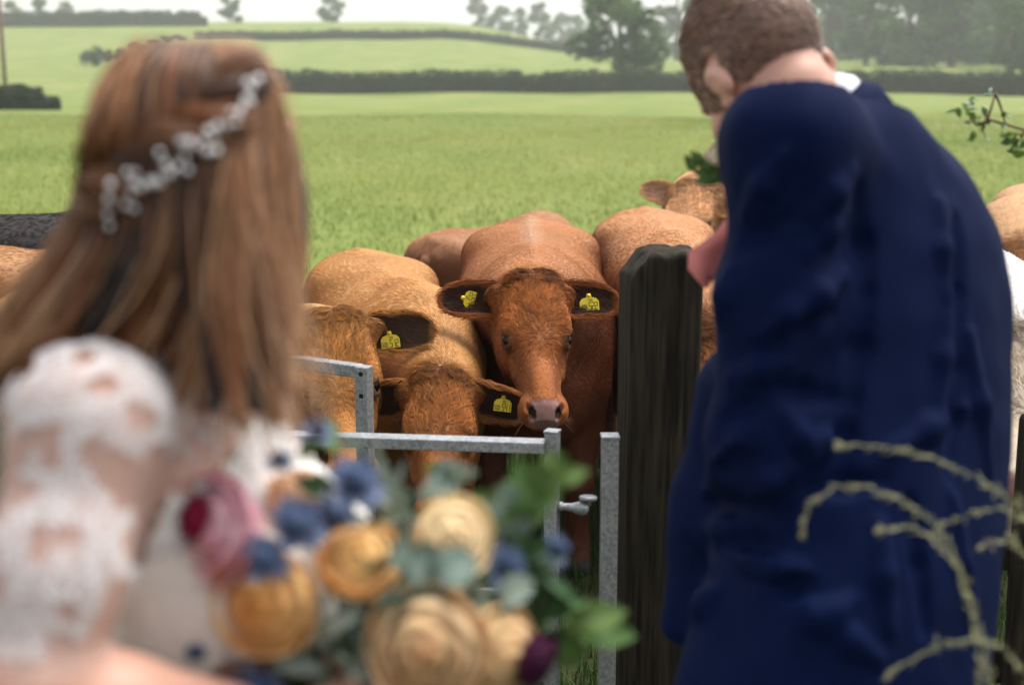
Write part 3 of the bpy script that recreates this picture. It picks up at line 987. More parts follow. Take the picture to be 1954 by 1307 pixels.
# telegraph pole
p = ground_pt(25, 82)
M_POLE = pmat('pole_timber', (.20, .14, .10), .85, var=.3, vscale=6)
r = empty('telegraph_pole', p); tag(r, 'slim brown telegraph pole rising behind the bushy hedge end', 'pole')
v, f_ = tube([p + (0, 0, -.5), p + (0, 0, 4), p + (0, 0, 8.0)], [.14, .12, .10], 10); mesh_obj('post', v, f_, M_POLE, r, p)
v, f_ = join([tube([p + (-.9, -.14, 7.4), p + (.9, -.14, 7.4)], [.06, .06], 4)] + [tube([p + (x, -.14, 7.44), p + (x, -.14, 7.62)], [.05, .03], 8) for x in (-.8, -.4, .4, .8)])
mesh_obj('cross_arm', v, f_, M_POLE, r, p)

# grass: real blades near the gate and under the cattle, tufts farther into the pasture
M_GRASS = pmat('grass_blades', (1, 1, 1), .55, attr=True, trans=.3, spec=.25)
def grass(name, label, n, xr, yr, hr, wr, seed, tint, wedge=None):
    rg = np.random.default_rng(seed)
    y = rg.uniform(0, 1, n) ** .75 * (yr[1] - yr[0]) + yr[0] if wedge else rg.uniform(*yr, n)
    x = rg.uniform(-1, 1, n) * (wedge[0] + wedge[1] * y) if wedge else rg.uniform(*xr, n)
    P = np.stack([x, y, gz(x, y)], 1)
    pat = vnoise(P * np.array([1, 1, 0]), .9, seed); pat2 = vnoise(P * np.array([1, 1, 0]), .25, seed + 1)
    h = rg.uniform(*hr, n) * (1 + .45 * pat); w = rg.uniform(*wr, n)
    a = rg.uniform(0, math.tau, n); lean = rg.uniform(.15, .8, n)
    d = np.stack([np.cos(a), np.sin(a), 0 * a], 1); sd = np.stack([-np.sin(a), np.cos(a), 0 * a], 1)
    up = np.array([0, 0, 1.])
    b1 = P + d * (h * lean * .3)[:, None] + up * (h * .6)[:, None]
    b2 = P + d * (h * lean)[:, None] + up * (h * (1 - .25 * lean))[:, None]
    P = P - up * .01
    V = np.stack([P - sd * w[:, None] / 2, P + sd * w[:, None] / 2, b1 + sd * w[:, None] * .4, b1 - sd * w[:, None] * .4, b2], 1).reshape(-1, 3)
    i = np.arange(n) * 5
    F = np.concatenate([np.stack([i, i + 1, i + 2], 1), np.stack([i, i + 2, i + 3], 1), np.stack([i + 3, i + 2, i + 4], 1)])
    g, yel = np.array(tint[0]), np.array(tint[1])
    pat3 = vnoise(P * np.array([1, 1, 0]), .07, seed + 2)
    k = np.clip(.5 + .4 * pat2 + .25 * pat + .5 * pat3 + (.28 if wedge is None else .14) * rg.normal(size=n), 0, 1)[:, None]
    C = (g * (1 - k) + yel * k) * rg.uniform(*((.8, 1.35) if wedge is None else (.92, 1.15)), (n, 1))
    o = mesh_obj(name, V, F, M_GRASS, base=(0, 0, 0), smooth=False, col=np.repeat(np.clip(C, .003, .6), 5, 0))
    tag(o, label, None, None, 'stuff')
GT = ((.15, .21, .034), (.33, .335, .09))
grass('grass', 'rough green grass around the gate and the cattle', 100000, (-3.2, 3.6), (2.2, 9.5), (.05, .15), (.003, .007), 5, ((.035, .075, .012), (.115, .125, .038)))  # blade colours lowered to carry the shade around the gate
grass('meadow_grass', 'lush yellow-green meadow grass of the big pasture', 170000, None, (8.0, 60), (.035, .09), (.007, .015), 6, GT, wedge=(1.0, .42))
grass('tall_grass', 'thin seeding grass stems standing above the meadow', 5000, None, (9, 60), (.18, .34), (.003, .006), 7, ((.20, .22, .06), (.36, .33, .14)), wedge=(1.0, .42))

# misty rain air between the camera and the far woods
def haze(dens=.00072):
    x, y0, y1, z0, z1 = 1620., -20., 1650., -4., 34.
    V = [(sx * x, yy, zz) for zz in (z0, z1) for yy in (y0, y1) for sx in (-1, 1)]
    F = [(0, 2, 3, 1), (4, 5, 7, 6), (0, 1, 5, 4), (2, 6, 7, 3), (0, 4, 6, 2), (1, 3, 7, 5)]
    m = bpy.data.materials.new('haze'); m.use_nodes = True; nt = m.node_tree
    nt.nodes.remove(nt.nodes['Principled BSDF'])
    v = nt.nodes.new('ShaderNodeVolumePrincipled')
    v.inputs['Color'].default_value = (.98, .99, 1.0, 1); v.inputs['Density'].default_value = dens; v.inputs['Anisotropy'].default_value = .3
    nt.links.new(v.outputs[0], nt.nodes['Material Output'].inputs['Volume'])
    o = mesh_obj('haze', V, F, m, base=(0, 0, 0), smooth=False)
    tag(o, 'thin pale rain mist over the fields', None, None, 'stuff')
# ---------------------------------------------------------------- kissing gate and posts
def galv():
    m, nt, b = new_mat('galvanised_steel'); L = nt.links
    tc = nd(nt, 'ShaderNodeTexCoord')
    vo = nd(nt, 'ShaderNodeTexVoronoi'); vo.inputs['Scale'].default_value = 150
    n = nd(nt, 'ShaderNodeTexNoise'); n.inputs['Scale'].default_value = 22; n.inputs['Detail'].default_value = 6
    n2 = nd(nt, 'ShaderNodeTexNoise'); n2.inputs['Scale'].default_value = 90; n2.inputs['Detail'].default_value = 3
    for q in (vo, n, n2): L.new(tc.outputs['Object'], q.inputs['Vector'])
    mx = nd(nt, 'ShaderNodeMix', data_type='RGBA'); mx.inputs[0].default_value = .4
    L.new(vo.outputs['Color'], mx.inputs[6]); L.new(n.outputs[0], mx.inputs[7])
    bw = nd(nt, 'ShaderNodeRGBToBW'); L.new(mx.outputs[2], bw.inputs[0])
    r = nd(nt, 'ShaderNodeValToRGB'); e = r.color_ramp.elements
    e[0].position, e[0].color = .25, (.24, .25, .255, 1); e[1].position, e[1].color = .8, (.46, .47, .475, 1)
    L.new(bw.outputs[0], r.inputs[0]); L.new(r.outputs[0], b.inputs['Base Color'])
    b.inputs['Metallic'].default_value = .55
    mr = nd(nt, 'ShaderNodeMapRange'); mr.inputs[3].default_value = .32; mr.inputs[4].default_value = .55
    L.new(n2.outputs[0], mr.inputs[0]); L.new(mr.outputs[0], b.inputs['Roughness'])
    bp = nd(nt, 'ShaderNodeBump'); bp.inputs['Strength'].default_value = .12; bp.inputs['Distance'].default_value = .002
    L.new(n2.outputs[0], bp.inputs['Height']); L.new(bp.outputs[0], b.inputs['Normal'])
    return m
M_GALV = galv()
M_HOLE = pmat('hole_dark', (.004, .004, .004), .9)

def bar(name, a, b, w, h, side, parent, base, mat=None, bev=.003):
    """square tube from a to b: w along 'side', h across"""
    a, b = np.asarray(a, float), np.asarray(b, float)
    x = nrm(b - a); s = np.asarray(side, float); s = nrm(s - x * (s @ x)); u = np.cross(x, s)
    bm = bmesh.new()
    vs = [bm.verts.new(p + s * sx * w / 2 + u * sy * h / 2 - np.asarray(base)) for p in (a, b) for sx, sy in ((-1, -1), (1, -1), (1, 1), (-1, 1))]
    for f in ((0, 1, 2, 3), (7, 6, 5, 4), (0, 4, 5, 1), (1, 5, 6, 2), (2, 6, 7, 3), (3, 7, 4, 0)): bm.faces.new([vs[i] for i in f])
    bmesh.ops.recalc_face_normals(bm, faces=bm.faces)
    bmesh.ops.bevel(bm, geom=list(bm.edges), offset=bev, segments=2, affect='EDGES', profile=.6)
    me = bpy.data.meshes.new(name); bm.to_mesh(me); bm.free(); me.materials.append(mat or M_GALV)
    o = bpy.data.objects.new(name, me)
    return link(o, parent)

# swinging gate
ga, gb = at(640, 845, 3.16), at(1054, 845, 3.10)
gz_top = (ga[2] + gb[2]) / 2
gdir = nrm(np.array([gb[0] - ga[0], gb[1] - ga[1], 0])); gn = np.array([-gdir[1], gdir[0], 0])
up3 = np.array([0, 0, 1.])
gright = np.array([gb[0], gb[1], 0]); gleft = gright - gdir * .95
gate = empty('kissing_gate', gright)
tag(gate, 'low galvanised steel kissing gate, closed, in front of the cattle', 'gate')
rot = gdir * math.cos(.22) - gn * math.sin(.22)
bar('end_upright', gright + up3 * .06, gright + up3 * (gz_top + .032), .030, .030, rot, gate, gright)
bar('end_cap', gright + up3 * (gz_top + .0325), gright + up3 * (gz_top + .0385), .033, .033, rot, gate, gright, bev=.002)
bar('top_rail', gleft + up3 * gz_top, gright - gdir * .0155 + up3 * gz_top, .046, .026, gn, gate, gright)
bar('hinge_upright', gleft + up3 * .06 - gdir * .016, gleft + up3 * (gz_top + .03) - gdir * .016, .030, .030, gdir, gate, gright)
bar('bottom_rail', gleft + up3 * .12, gright - gdir * .0155 + up3 * .12, .026, .026, gn, gate, gright)
for z in (.33, .54): bar('middle_rail', gleft + up3 * z, gright - gdir * .0155 + up3 * z, .014, .014, gn, gate, gright)
# latch: stub tube, cranked lever and flat thumb button
lz = at(1100, 965, 3.1)[2]
def ring_obj(name, prof, o, ax, parent, base, mat=None, n=20):
    ax = nrm(ax); x = nrm(np.cross(ax, [.3, .5, .8])); y = np.cross(ax, x)
    V, F = [], []
    for (t, r) in prof:
        for k in range(n):
            a = k * math.tau / n; V.append(np.asarray(o) + ax * t + (x * math.cos(a) + y * math.sin(a)) * r)
    for i in range(len(prof) - 1):
        for k in range(n): F.append((i * n + k, i * n + (k + 1) % n, (i + 1) * n + (k + 1) % n, (i + 1) * n + k))
    F.append(tuple(range(n))[::-1]); F.append(tuple(range((len(prof) - 1) * n, len(prof) * n)))
    return mesh_obj(name, V, F, mat or M_GALV, parent, base)
l0 = gright + up3 * lz + gdir * .014
lt = ring_obj('latch', [(0, .008), (.002, .011), (.010, .011), (.011, .008), (.016, .0085), (.030, .0095), (.044, .014), (.056, .016), (.066, .013), (.070, .005)], l0, gdir - up3 * .05, gate, gright)
ring_obj('thumb_button', [(0, .007), (.012, .007), (.0125, .020), (.020, .021), (.0225, .018)], l0 + gdir * .068 + up3 * .004, up3 + gn * .12, lt, gright)
# latch post next to the timber post
lp = at(1164, 833, 3.12); lpb = np.array([lp[0], lp[1], 0])
post = empty('latch_post', lpb); tag(post, 'square galvanised latch post beside the timber gatepost', 'post')
bar('tube', lpb + up3 * -.3, lpb + up3 * (lp[2] - .004), .0385, .0385, (1, .02, 0), post, lpb)
bar('cap', lpb + up3 * (lp[2] - .0035), lpb + up3 * (lp[2] + .005), .042, .042, (1, .02, 0), post, lpb, bev=.002)
# enclosure hoop of the kissing gate
ep = at(694, 697, 3.60); eb = np.array([ep[0], ep[1], 0])
enc = empty('gate_enclosure', eb)
tag(enc, 'galvanised enclosure hoop with drilled upright post, beside the golden cow', 'enclosure')
ez = ep[2]
prot = np.array([math.cos(.42), -math.sin(.42), 0])
bar('upright_post', eb - up3 * .3, eb + up3 * (ez - .002), .036, .036, prot, enc, eb)
pts = [eb - prot * .012 + up3 * (ez - .016)]
for px, py, d in ((580, 683, 3.70), (440, 680, 3.74), (300, 682, 3.74), (150, 688, 3.70), (8, 697, 3.64), (-150, 705, 3.55)):
    q = at(px, py, d); q[2] = ez - .016; pts.append(q)
V, F = [], []
for i, p in enumerate(pts):
    t = nrm(pts[min(i + 1, len(pts) - 1)] - pts[max(i - 1, 0)]); sd = nrm(np.cross(t, up3))
    for sx, sz in ((-1, -1), (1, -1), (1, 1), (-1, 1)): V.append(p + sd * sx * .017 + up3 * sz * .0165)
for i in range(len(pts) - 1):
    for k in range(4): F.append((i * 4 + k, i * 4 + (k + 1) % 4, i * 4 + 4 + (k + 1) % 4, i * 4 + 4 + k))
F += [(3, 2, 1, 0), tuple(range(len(V) - 4, len(V)))]
o = mesh_obj('hoop_rail', V, F, M_GALV, enc, eb, smooth=False)
bv = o.modifiers.new('edge', 'BEVEL'); bv.width = .003; bv.segments = 2; bv.limit_method = 'ANGLE'
V2 = [v - up3 * .55 for v in V]
mesh_obj('lower_hoop_rail', V2, F, M_GALV, enc, eb, smooth=False)
q = pts[-1]; bar('far_post', q * (1, 1, 0) - up3 * .3, q * (1, 1, 0) + up3 * ez, .036, .036, (1, 0, 0), enc, eb)
fn = np.array([-math.sin(.42), -math.cos(.42), 0])         # camera-side face
for dz, sq in ((-.020, 0), (-.078, 1)):
    c = eb + up3 * (ez + dz) + fn * .0183 + prot * .001
    n = 4 if sq else 16; rr = .0085 if sq else .0065
    V = [c + (prot * math.cos(a) + up3 * math.sin(a)) * rr + fn * k for k in (-.006, .0004) for a in [(i + .5) * math.tau / n for i in range(n)]]
    F = [tuple(range(n)), tuple(range(n, 2 * n))] + [(i, (i + 1) % n, (i + 1) % n + n, i + n) for i in range(n)]
    mesh_obj('bolt_hole', V, F, M_HOLE, enc, eb, smooth=False)

# weathered timber gatepost
def wood_mat():
    m, nt, b = new_mat('weathered_post_timber'); L = nt.links
    tc = nd(nt, 'ShaderNodeTexCoord')
    mp = nd(nt, 'ShaderNodeMapping'); mp.inputs['Scale'].default_value = (1, 1, .06)
    n = nd(nt, 'ShaderNodeTexNoise'); n.inputs['Scale'].default_value = 70; n.inputs['Detail'].default_value = 8
    L.new(tc.outputs['Object'], mp.inputs[0]); L.new(mp.outputs[0], n.inputs['Vector'])
    r = nd(nt, 'ShaderNodeValToRGB'); e = r.color_ramp.elements
    e[0].position, e[0].color = .35, (.010, .0075, .005, 1); e[1].position, e[1].color = .74, (.052, .041, .026, 1)
    L.new(n.outputs[0], r.inputs[0])
    mo = nd(nt, 'ShaderNodeTexNoise'); mo.inputs['Scale'].default_value = 9; mo.inputs['Detail'].default_value = 5
    L.new(tc.outputs['Object'], mo.inputs['Vector'])
    mr = nd(nt, 'ShaderNodeMapRange'); mr.inputs[1].default_value = .52; mr.inputs[2].default_value = .7; mr.inputs[4].default_value = .6
    L.new(mo.outputs[0], mr.inputs[0])
    mx = nd(nt, 'ShaderNodeMix', data_type='RGBA'); mx.inputs[7].default_value = (.028, .027, .012, 1)
    L.new(mr.outputs[0], mx.inputs[0]); L.new(r.outputs[0], mx.inputs[6]); L.new(mx.outputs[2], b.inputs['Base Color'])
    b.inputs['Roughness'].default_value = .9; b.inputs['Specular IOR Level'].default_value = .15
    bp = nd(nt, 'ShaderNodeBump'); bp.inputs['Strength'].default_value = .5; bp.inputs['Distance'].default_value = .005
    L.new(n.outputs[0], bp.inputs['Height']); L.new(bp.outputs[0], b.inputs['Normal'])
    return m
M_WOOD = wood_mat()
def timber_post(label, top, w, dpt, yaw, chamfer, seed, cat='post'):
    base = np.array([top[0], top[1], 0]); hgt = top[2]
    c, s_ = math.cos(yaw), math.sin(yaw); R = np.array([[c, -s_, 0], [s_, c, 0], [0, 0, 1.]])
    f = Field()
    def box(p):
        q = (p - base) @ R
        d = np.stack([np.abs(q[:, 0]) - w / 2 + .018, np.abs(q[:, 1]) - dpt / 2 + .018, np.abs(q[:, 2] - hgt / 2 + .15) - (hgt / 2 + .15) + .012], 1)
        v = np.linalg.norm(np.maximum(d, 0), axis=1) + np.minimum(d.max(1), 0) - .014
        v = v + .0018 * vnoise(q * np.array([1, 1, .05]), 45, seed) + .003 * vnoise(q * np.array([1, 1, .15]), 12, seed + 1)
        ck = np.abs(vnoise(q * np.array([1, 1, .06]), 16, seed + 2))
        v = v +   .006 * np.clip(.07 - ck, 0, 1) / .07
        for (nx, nz, off) in chamfer:
            pl = (q[:, 0] * nx + (q[:, 2] - hgt) * nz) / math.hypot(nx, nz) - off + .004 * vnoise(q, 30, seed + 3)
            v = np.maximum(v, pl)
        return v + .003 * vnoise(q, 25, seed + 4) * smooth01(q[:, 2], hgt - .03, hgt)
    f.add(box)
    V, F = mesh_field(f, base + (-.2, -.2, -.3), base + (.2, .2, hgt + .05), .008, project=0)
    o = mesh_obj('timber_post', V, F, M_WOOD, base=base)
    return tag(o, label, cat)
tp = at(1266, 487, 3.22)
timber_post('thick dark weathered timber gatepost with a sawn chamfered top', (tp[0] + .004, tp[1] + .09, tp[2]), .178, .175, .10, [(-1, .75, .034)], 2)
tp2 = at(1998, 795, 3.3)
timber_post('short timber fence post behind the man, in front of the white cow', (tp2[0], tp2[1], tp2[2]), .11, .11, 0, [], 6)
fr_a, fr_b = np.array([tp[0] + .09, tp[1] + .09, .62]), np.array([tp2[0], tp2[1] + .07, .62])
fence = empty('timber_fence', (fr_a[0], fr_a[1], 0)); tag(fence, 'timber fence rails joining the gatepost and the short fence post', 'fence')
for z in (.55, .25): bar('rail', (fr_a[0], fr_a[1], z), (fr_b[0], fr_b[1], z), .035, .09, (0, 1, 0), fence, (fr_a[0], fr_a[1], 0), M_WOOD)
# ---------------------------------------------------------------- the herd
CD = math.pi * 1.5         # facing the camera
pollA = at(1018, 528, 4.12); muzA = at(1043, 770, 3.82)
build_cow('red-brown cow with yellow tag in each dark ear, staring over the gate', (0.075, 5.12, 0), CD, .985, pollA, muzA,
          front=(.16, -1, .25), col_back=(.46, .19, .065), col_body=(.17, .042, .012), col_head=(.27, .084, .018),  # body colour deepened to carry the shadow on chest and neck
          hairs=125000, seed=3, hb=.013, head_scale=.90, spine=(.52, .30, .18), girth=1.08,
          ears=[((-.02, 1, .02), (.25, -.05, 1)), ((.0, -1, .02), (.25, .05, 1))],
          tags=[dict(ear=0, u=.112, v=.012, w=-.018, ex=(1, .12, .05), n=(0, -1, .25), txt='100522', size=(.058, .040)),
                dict(ear=1, u=.112, v=.0, w=-.018, ex=(.25, .2, 1), n=(.3, -1, .1), txt='500522', size=(.05, .034))])
# low-headed tan cow peering over the gate rail
pB = at(838, 716, 3.86); mB = at(833, 930, 3.62)
yawB = math.atan2(-.95, .28)
build_cow('tan cow with lowered brown head, eyes just above the gate rail', (-.42, 4.92, 0), yawB, .90, pB, mB,
          front=(.0, -1, .45), col_back=(.58, .285, .09), col_body=(.48, .205, .06), col_head=(.28, .098, .024),
          col_ear=(.06, .025, .012), hairs=100000, seed=14, hb=.013, girth=1.06, head_scale=.86,
          ears=[((.30, 1, -.1), (.9, .2, .5)), ((.10, -1, -.15), (.8, 0, .6))],
          tags=[dict(ear=0, u=.12, v=.0, w=-.01, ex=(1, .12, -.15), n=(0, -1, .3), txt='500541', size=(.05, .036))])
# golden cow behind the enclosure post
pC = at(634, 606, 3.92); mC = at(664, 850, 3.72)
yawC = math.atan2(-.62, .8)
build_cow('golden-tan cow with wavy forehead and tagged furry ear, behind the enclosure post', (-1.12, 4.36, 0), yawC, .88, pC, mC,
          front=(.05, -1, .35), col_back=(.66, .43, .21), col_body=(.50, .26, .085), col_head=(.42, .18, .048),
          col_ear=(.10, .055, .03), hairs=100000, seed=25, hb=.013, head_scale=.94, furlen=.026,
          ears=[((.10, 1, -.05), (.45, 0, 1)), ((.15, -1, -.1), (.3, 0, 1))],
          tags=[dict(ear=0, u=.075, v=.03, w=-.012, ex=(1, .1, .12), n=(0, -1, .2), txt='500512', size=(.054, .038))])
# others
lowres = dict(hb=.018, hh=.009)
build_cow('brown cow standing behind, showing its rump beside the staring cow', (-.04, 6.95, 0), 1.05, .85, (.28, 7.72, .8), (.36, 7.92, .45),
          col_back=(.42, .19, .08), col_body=(.27, .10, .038), col_head=(.2, .08, .03), hairs=36000, seed=31, furlen=.02, hr=.0009, **lowres)
pE = at(1390, 640, 4.5); mE = at(1395, 850, 4.25)
build_cow('red-tan cow standing behind the dark gatepost with its head hidden', (.60, 5.45, 0), CD + .03, .99, pE, mE,
          front=(0, -1, .4), col_back=(.54, .25, .095), col_body=(.20, .055, .015), col_head=(.24, .09, .03), hairs=55000, seed=37, hr=.0008, **lowres)
pF = at(1330, 352, 6.75); mF = at(1303, 432, 6.55)
build_cow('pale tan cow farther back, head raised above the others', (1.35, 7.5, 0), math.atan2(-.75, -.66), 1.06, pF, mF,
          front=(-.25, -1, .3), col_back=(.58, .31, .14), col_body=(.52, .26, .11), col_head=(.50, .26, .115), col_ear=(.42, .24, .14), hairs=40000, seed=41, hr=.0009,
          ears=[((.0, 1, .1), (.2, 0, 1)), ((-.35, -1, -.1), (.2, 0, 1))], nose=(.55, .42, .40), head_scale=.98, **lowres)
build_cow('black cow standing behind the tan ones at the edge of the herd', (-2.05, 6.2, 0), .2, .97, (-1.2, 6.3, .9), (-1.1, 6.2, .5),
          col_back=(.020, .013, .012), col_body=(.013, .009, .008), col_head=(.014, .009, .008), hairs=34000, seed=45, hr=.0009, **lowres)
build_cow('brown cow between the black cow and the golden cow', (-1.62, 5.35, 0), .1, .93, (-.75, 5.35, .85), (-.62, 5.25, .5),
          col_back=(.45, .22, .085), col_body=(.36, .15, .05), col_head=(.3, .12, .04), hairs=30000, seed=47, hr=.0009, **lowres)
build_cow('sandy tan cow with its back rising behind the white cow', (2.30, 6.2, 0), CD - .5, 1.05, (1.95, 5.3, 1.05), (1.85, 5.05, .68),
          col_back=(.60, .34, .16), col_body=(.50, .26, .11), col_head=(.42, .2, .08), hairs=26000, seed=51, hr=.0009, **lowres)
pW = at(1985, 640, 4.15); mW = at(1950, 830, 3.95)
build_cow('white cow with shaggy cream face at the fence behind the man', (1.62, 5.15, 0), CD - .08, .98, pW, mW,
          front=(0, -1, .3), col_back=(.74, .70, .66), col_body=(.70, .64, .57), col_head=(.52, .42, .31), col_ear=(.3, .2, .15), hairs=26000, seed=55, hr=.0011, furlen=.03, **lowres)
# ---------------------------------------------------------------- people
M_SKIN = pmat('skin', (.60, .33, .24), .5, var=.06, vscale=30, sss=.25)
def lace_mat():
    m, nt, b = new_mat('white_lace'); L = nt.links
    tc = nd(nt, 'ShaderNodeTexCoord'); vo = nd(nt, 'ShaderNodeTexVoronoi'); vo.feature = 'DISTANCE_TO_EDGE'; vo.inputs['Scale'].default_value = 260
    n = nd(nt, 'ShaderNodeTexNoise'); n.inputs['Scale'].default_value = 75
    L.new(tc.outputs['Object'], vo.inputs['Vector']); L.new(tc.outputs['Object'], n.inputs['Vector'])
    ad = nd(nt, 'ShaderNodeMath', operation='MULTIPLY_ADD'); L.new(n.outputs[0], ad.inputs[0]); ad.inputs[1].default_value = 1.6; ad.inputs[2].default_value = -.50
    mr = nd(nt, 'ShaderNodeMapRange'); mr.inputs[1].default_value = .06; mr.inputs[2].default_value = .15; mr.inputs[3].default_value = 1; mr.inputs[4].default_value = 0
    L.new(vo.outputs['Distance'], mr.inputs[0])
    mx = nd(nt, 'ShaderNodeMath', operation='MAXIMUM'); L.new(mr.outputs[0], mx.inputs[0]); L.new(ad.outputs[0], mx.inputs[1])
    cl_ = nd(nt, 'ShaderNodeClamp'); L.new(mx.outputs[0], cl_.inputs[0])
    L.new(cl_.outputs[0], b.inputs['Alpha'])
    b.inputs['Base Color'].default_value = (.70, .66, .65, 1); b.inputs['Roughness'].default_value = .9
    return m
M_LACE = lace_mat()
M_TULLE, _nt, _b = new_mat('sheer_tulle'); _b.inputs['Base Color'].default_value = (.80, .72, .68, 1); _b.inputs['Alpha'].default_value = .16; _b.inputs['Roughness'].default_value = .9
M_SATIN = pmat('ivory_dress', (.84, .79, .72), .6, bump=.35, bscale=160, sheen=.2, var=.07, vscale=60)
M_PHAIR = hair_mat('hair_strands', .38, .5)
M_HBASE = pmat('hair_under', (.075, .036, .02), .6, var=.3, vscale=40)
M_SUIT = pmat('navy_wool', (.0010, .0062, .038), .7, sheen=0, bump=.25, bscale=500, spec=.06)
M_SHIRT = pmat('white_shirt', (.82, .80, .84), .7)
M_SHOE = pmat('shoe_leather', (.02, .012, .008), .35)
M_TIE = pmat('pink_tie_silk', (.93, .30, .28), .5)
M_TROUS = pmat('navy_trousers', (.0025, .006, .022), .8)

def human_head(f, c, R, s=1.0):
    """c centre of skull; R columns: right, forward, up"""
    P = lambda r, fo, u: c + s * (R @ np.array([r, fo, u], float))
    E = lambda r, fo, u, rad, k=.015, cut=False: f.ell(P(r, fo, u), s * np.array(rad), R, k, cut)
    E(0, -.012, .025, (.074, .094, .088), .02)
    E(0, .030, -.02, (.062, .066, .085), .03)
    E(0, .055, -.085, (.042, .042, .036), .03)          # jaw and chin
    f.cone(P(-.045, .02, -.06), P(-.015, .075, -.098), s * .02, s * .016, .03)
    f.cone(P(.045, .02, -.06), P(.015, .075, -.098), s * .02, s * .016, .03)
    f.cone(P(0, .088, .012), P(0, .108, -.028), s * .009, s * .013, .015)   # nose
    E(0, .080, .032, (.05, .018, .012), .015)           # brow ridge
    E(0, .088, -.062, (.024, .012, .006), .006); E(0, .086, -.072, (.02, .012, .007), .006)   # lips
    for y in (-1, 1):
        E(y * .032, .090, .014, (.017, .012, .010), .01, True)
        E(y * .032, .076, .014, (.013, .013, .013), .003)
        E(y * .045, .060, -.025, (.024, .024, .02), .02)
        e = np.array([[1, 0, 0], [0, .9, .43], [0, -.43, .9]])
        f.ell(P(y * .078, -.012, -.012), s * np.array([.009, .017, .030]), R @ e, .008)
        f.ell(P(y * .088, -.006, -.008), s * np.array([.006, .009, .017]), R @ e, .005, True)
        f.ell(P(y * .076, .000, -.038), s * np.array([.008, .010, .010]), R @ e, .006)
    return P

def hand(f, w, d, n, s=1.0, curl=1.0):
    """palm and five curled fingers: w wrist, d direction of the palm, n direction the palm faces"""
    H = frame_from(d, n); P = lambda x, y, z: w + s * (H @ np.array([x, y, z]))
    f.ell(P(.045, 0, 0), s * np.array([.052, .040, .015]), H, .015)
    for i, (y, L) in enumerate(((-.030, .062), (-.010, .072), (.010, .076), (.030, .066))):
        a, b, c, e = P(.085, y, 0), P(.085 + L * .45, y, .010 * curl), P(.085 + L * .62, y, .034 * curl), P(.085 + L * .40, y, .052 * curl)
        f.chain([a, b, c, e], s * np.array([.0105, .0095, .0088, .0075]), .005)
    f.chain([P(.02, -.030, .006), P(.05, -.052, .020), P(.078, -.052, .034), P(.092, -.036, .046)], s * np.array([.013, .0115, .010, .0085]), .008)

# ---- bride: body turned to the right of the picture, head turned towards the cattle
BO = at(338, 640, 1.21); BO[2] = 0
ba = math.radians(98)
BF = np.array([math.sin(ba), math.cos(ba), 0]); BR = np.array([math.cos(ba), -math.sin(ba), 0])
BW = lambda fo, r, z: BO + BF * fo + BR * r + up3 * z
hc = at(378, 300, 1.22)
ha = math.radians(33)
HRm = np.stack([np.array([math.cos(ha), -math.sin(ha), 0]), np.array([math.sin(ha), math.cos(ha), 0]), up3], 1)
f = Field()
T = np.stack([up3, BR, BF], 1)
tors = [(.86, 0, 0, .155, .11), (.98, 0, -.01, .165, .115), (1.10, 0, 0, .122, .092), (1.22, 0, .0, .132, .102), (1.33, 0, .0, .150, .105),
        (1.42, 0, -.012, .150, .085), (1.48, 0, -.018, .115, .062), (1.53, 0, -.015, .052, .048)]
f.loft(BO, T, tors, .03)
for r in (-1, 1):
    f.ell(BW(.085, r * .068, 1.305), (.062, .058, .065), None, .04)
f.cone(BW(-.012, 0, 1.50), hc + np.array([0, 0, -.06]) + HRm[:, 1] * -.01, .052, .047, .03)
human_head(f, hc - up3 * .004, HRm, .90)
shR, elR, wrR = BW(-.015, .152, 1.47), at(42, 1350, .95), at(470, 1372, 1.04)
shL, elL, wrL = BW(-.015, -.152, 1.465), BW(.02, -.20, 1.20), BW(.26, -.05, 1.20)
for sh, el, wr in ((shR, elR, wrR), (shL, elL, wrL)):
    f.ball(sh, .054, .04)
    f.chain([sh, (sh * .45 + el * .55), el], [.052, .047, .041], .03)
    f.chain([el, el * .6 + wr * .4, wr], [.041, .041, .026], .02)
handle = at(585, 1440, 1.13)
hand(f, wrR, nrm(handle - wrR + up3 * .03), nrm(np.array([.2, .8, .3])))
hand(f, wrL, nrm(handle - wrL), nrm(np.array([.2, -.8, .2])))
for r in (-1, 1):
    f.chain([BW(0, r * .085, .90), BW(.02, r * .08, .50), BW(0, r * .07, .12)], [.085, .055, .038], .03)
    f.cone(BW(-.02, r * .07, .07), BW(.14, r * .075, .03), .034, .026, .03)
V, F = mesh_field(f, BO + (-.42, -.42, -.01), BO + (.52, .42, 1.85), .008)
bride = mesh_obj('person', V, F, M_SKIN, base=BO)
tag(bride, 'bride in white lace dress with long loose brown hair, holding flowers', 'person')
# dress: opaque bodice, skirt, and lace appliques over the shoulders and sleeves
fs = Field(); fs.add(lambda p: f(p) - .007)
Vs, Fs_ = mesh_field(fs, BO + (-.42, -.42, .9), BO + (.45, .35, 1.56), .007)
q = Vs - BO; ff, rr, zz = q @ BF, q @ BR, q[:, 2]
ft = Field(); ft.loft(BO, T, tors, .03)
for r in (-1, 1): ft.ell(BW(.085, r * .068, 1.305), (.062, .058, .065), None, .04)
fa, ff_ = Field(), Field()
for sh, el, wr in ((shR, elR, wrR), (shL, elL, wrL)):
    fa.chain([sh + (el - sh) * .12, el], [.050, .041], .01); ff_.chain([el, wr], [.043, .03], .01)
    ff_.ball(wr * .5 + handle * .5, .07, .01)
dt, da, df_ = ft(Vs), fa(Vs), ff_(Vs)
arm = (da < dt) & (da < df_); fore = (df_ < dt) & (df_ <= da)
edge = 1.405 + .038 * smooth01(ff, -.02, .10) - .03 * smooth01(ff, .0, -.12) + .012 * np.cos(rr * 30)
bod = (zz < edge) & ~arm & ~fore & (zz > .96)
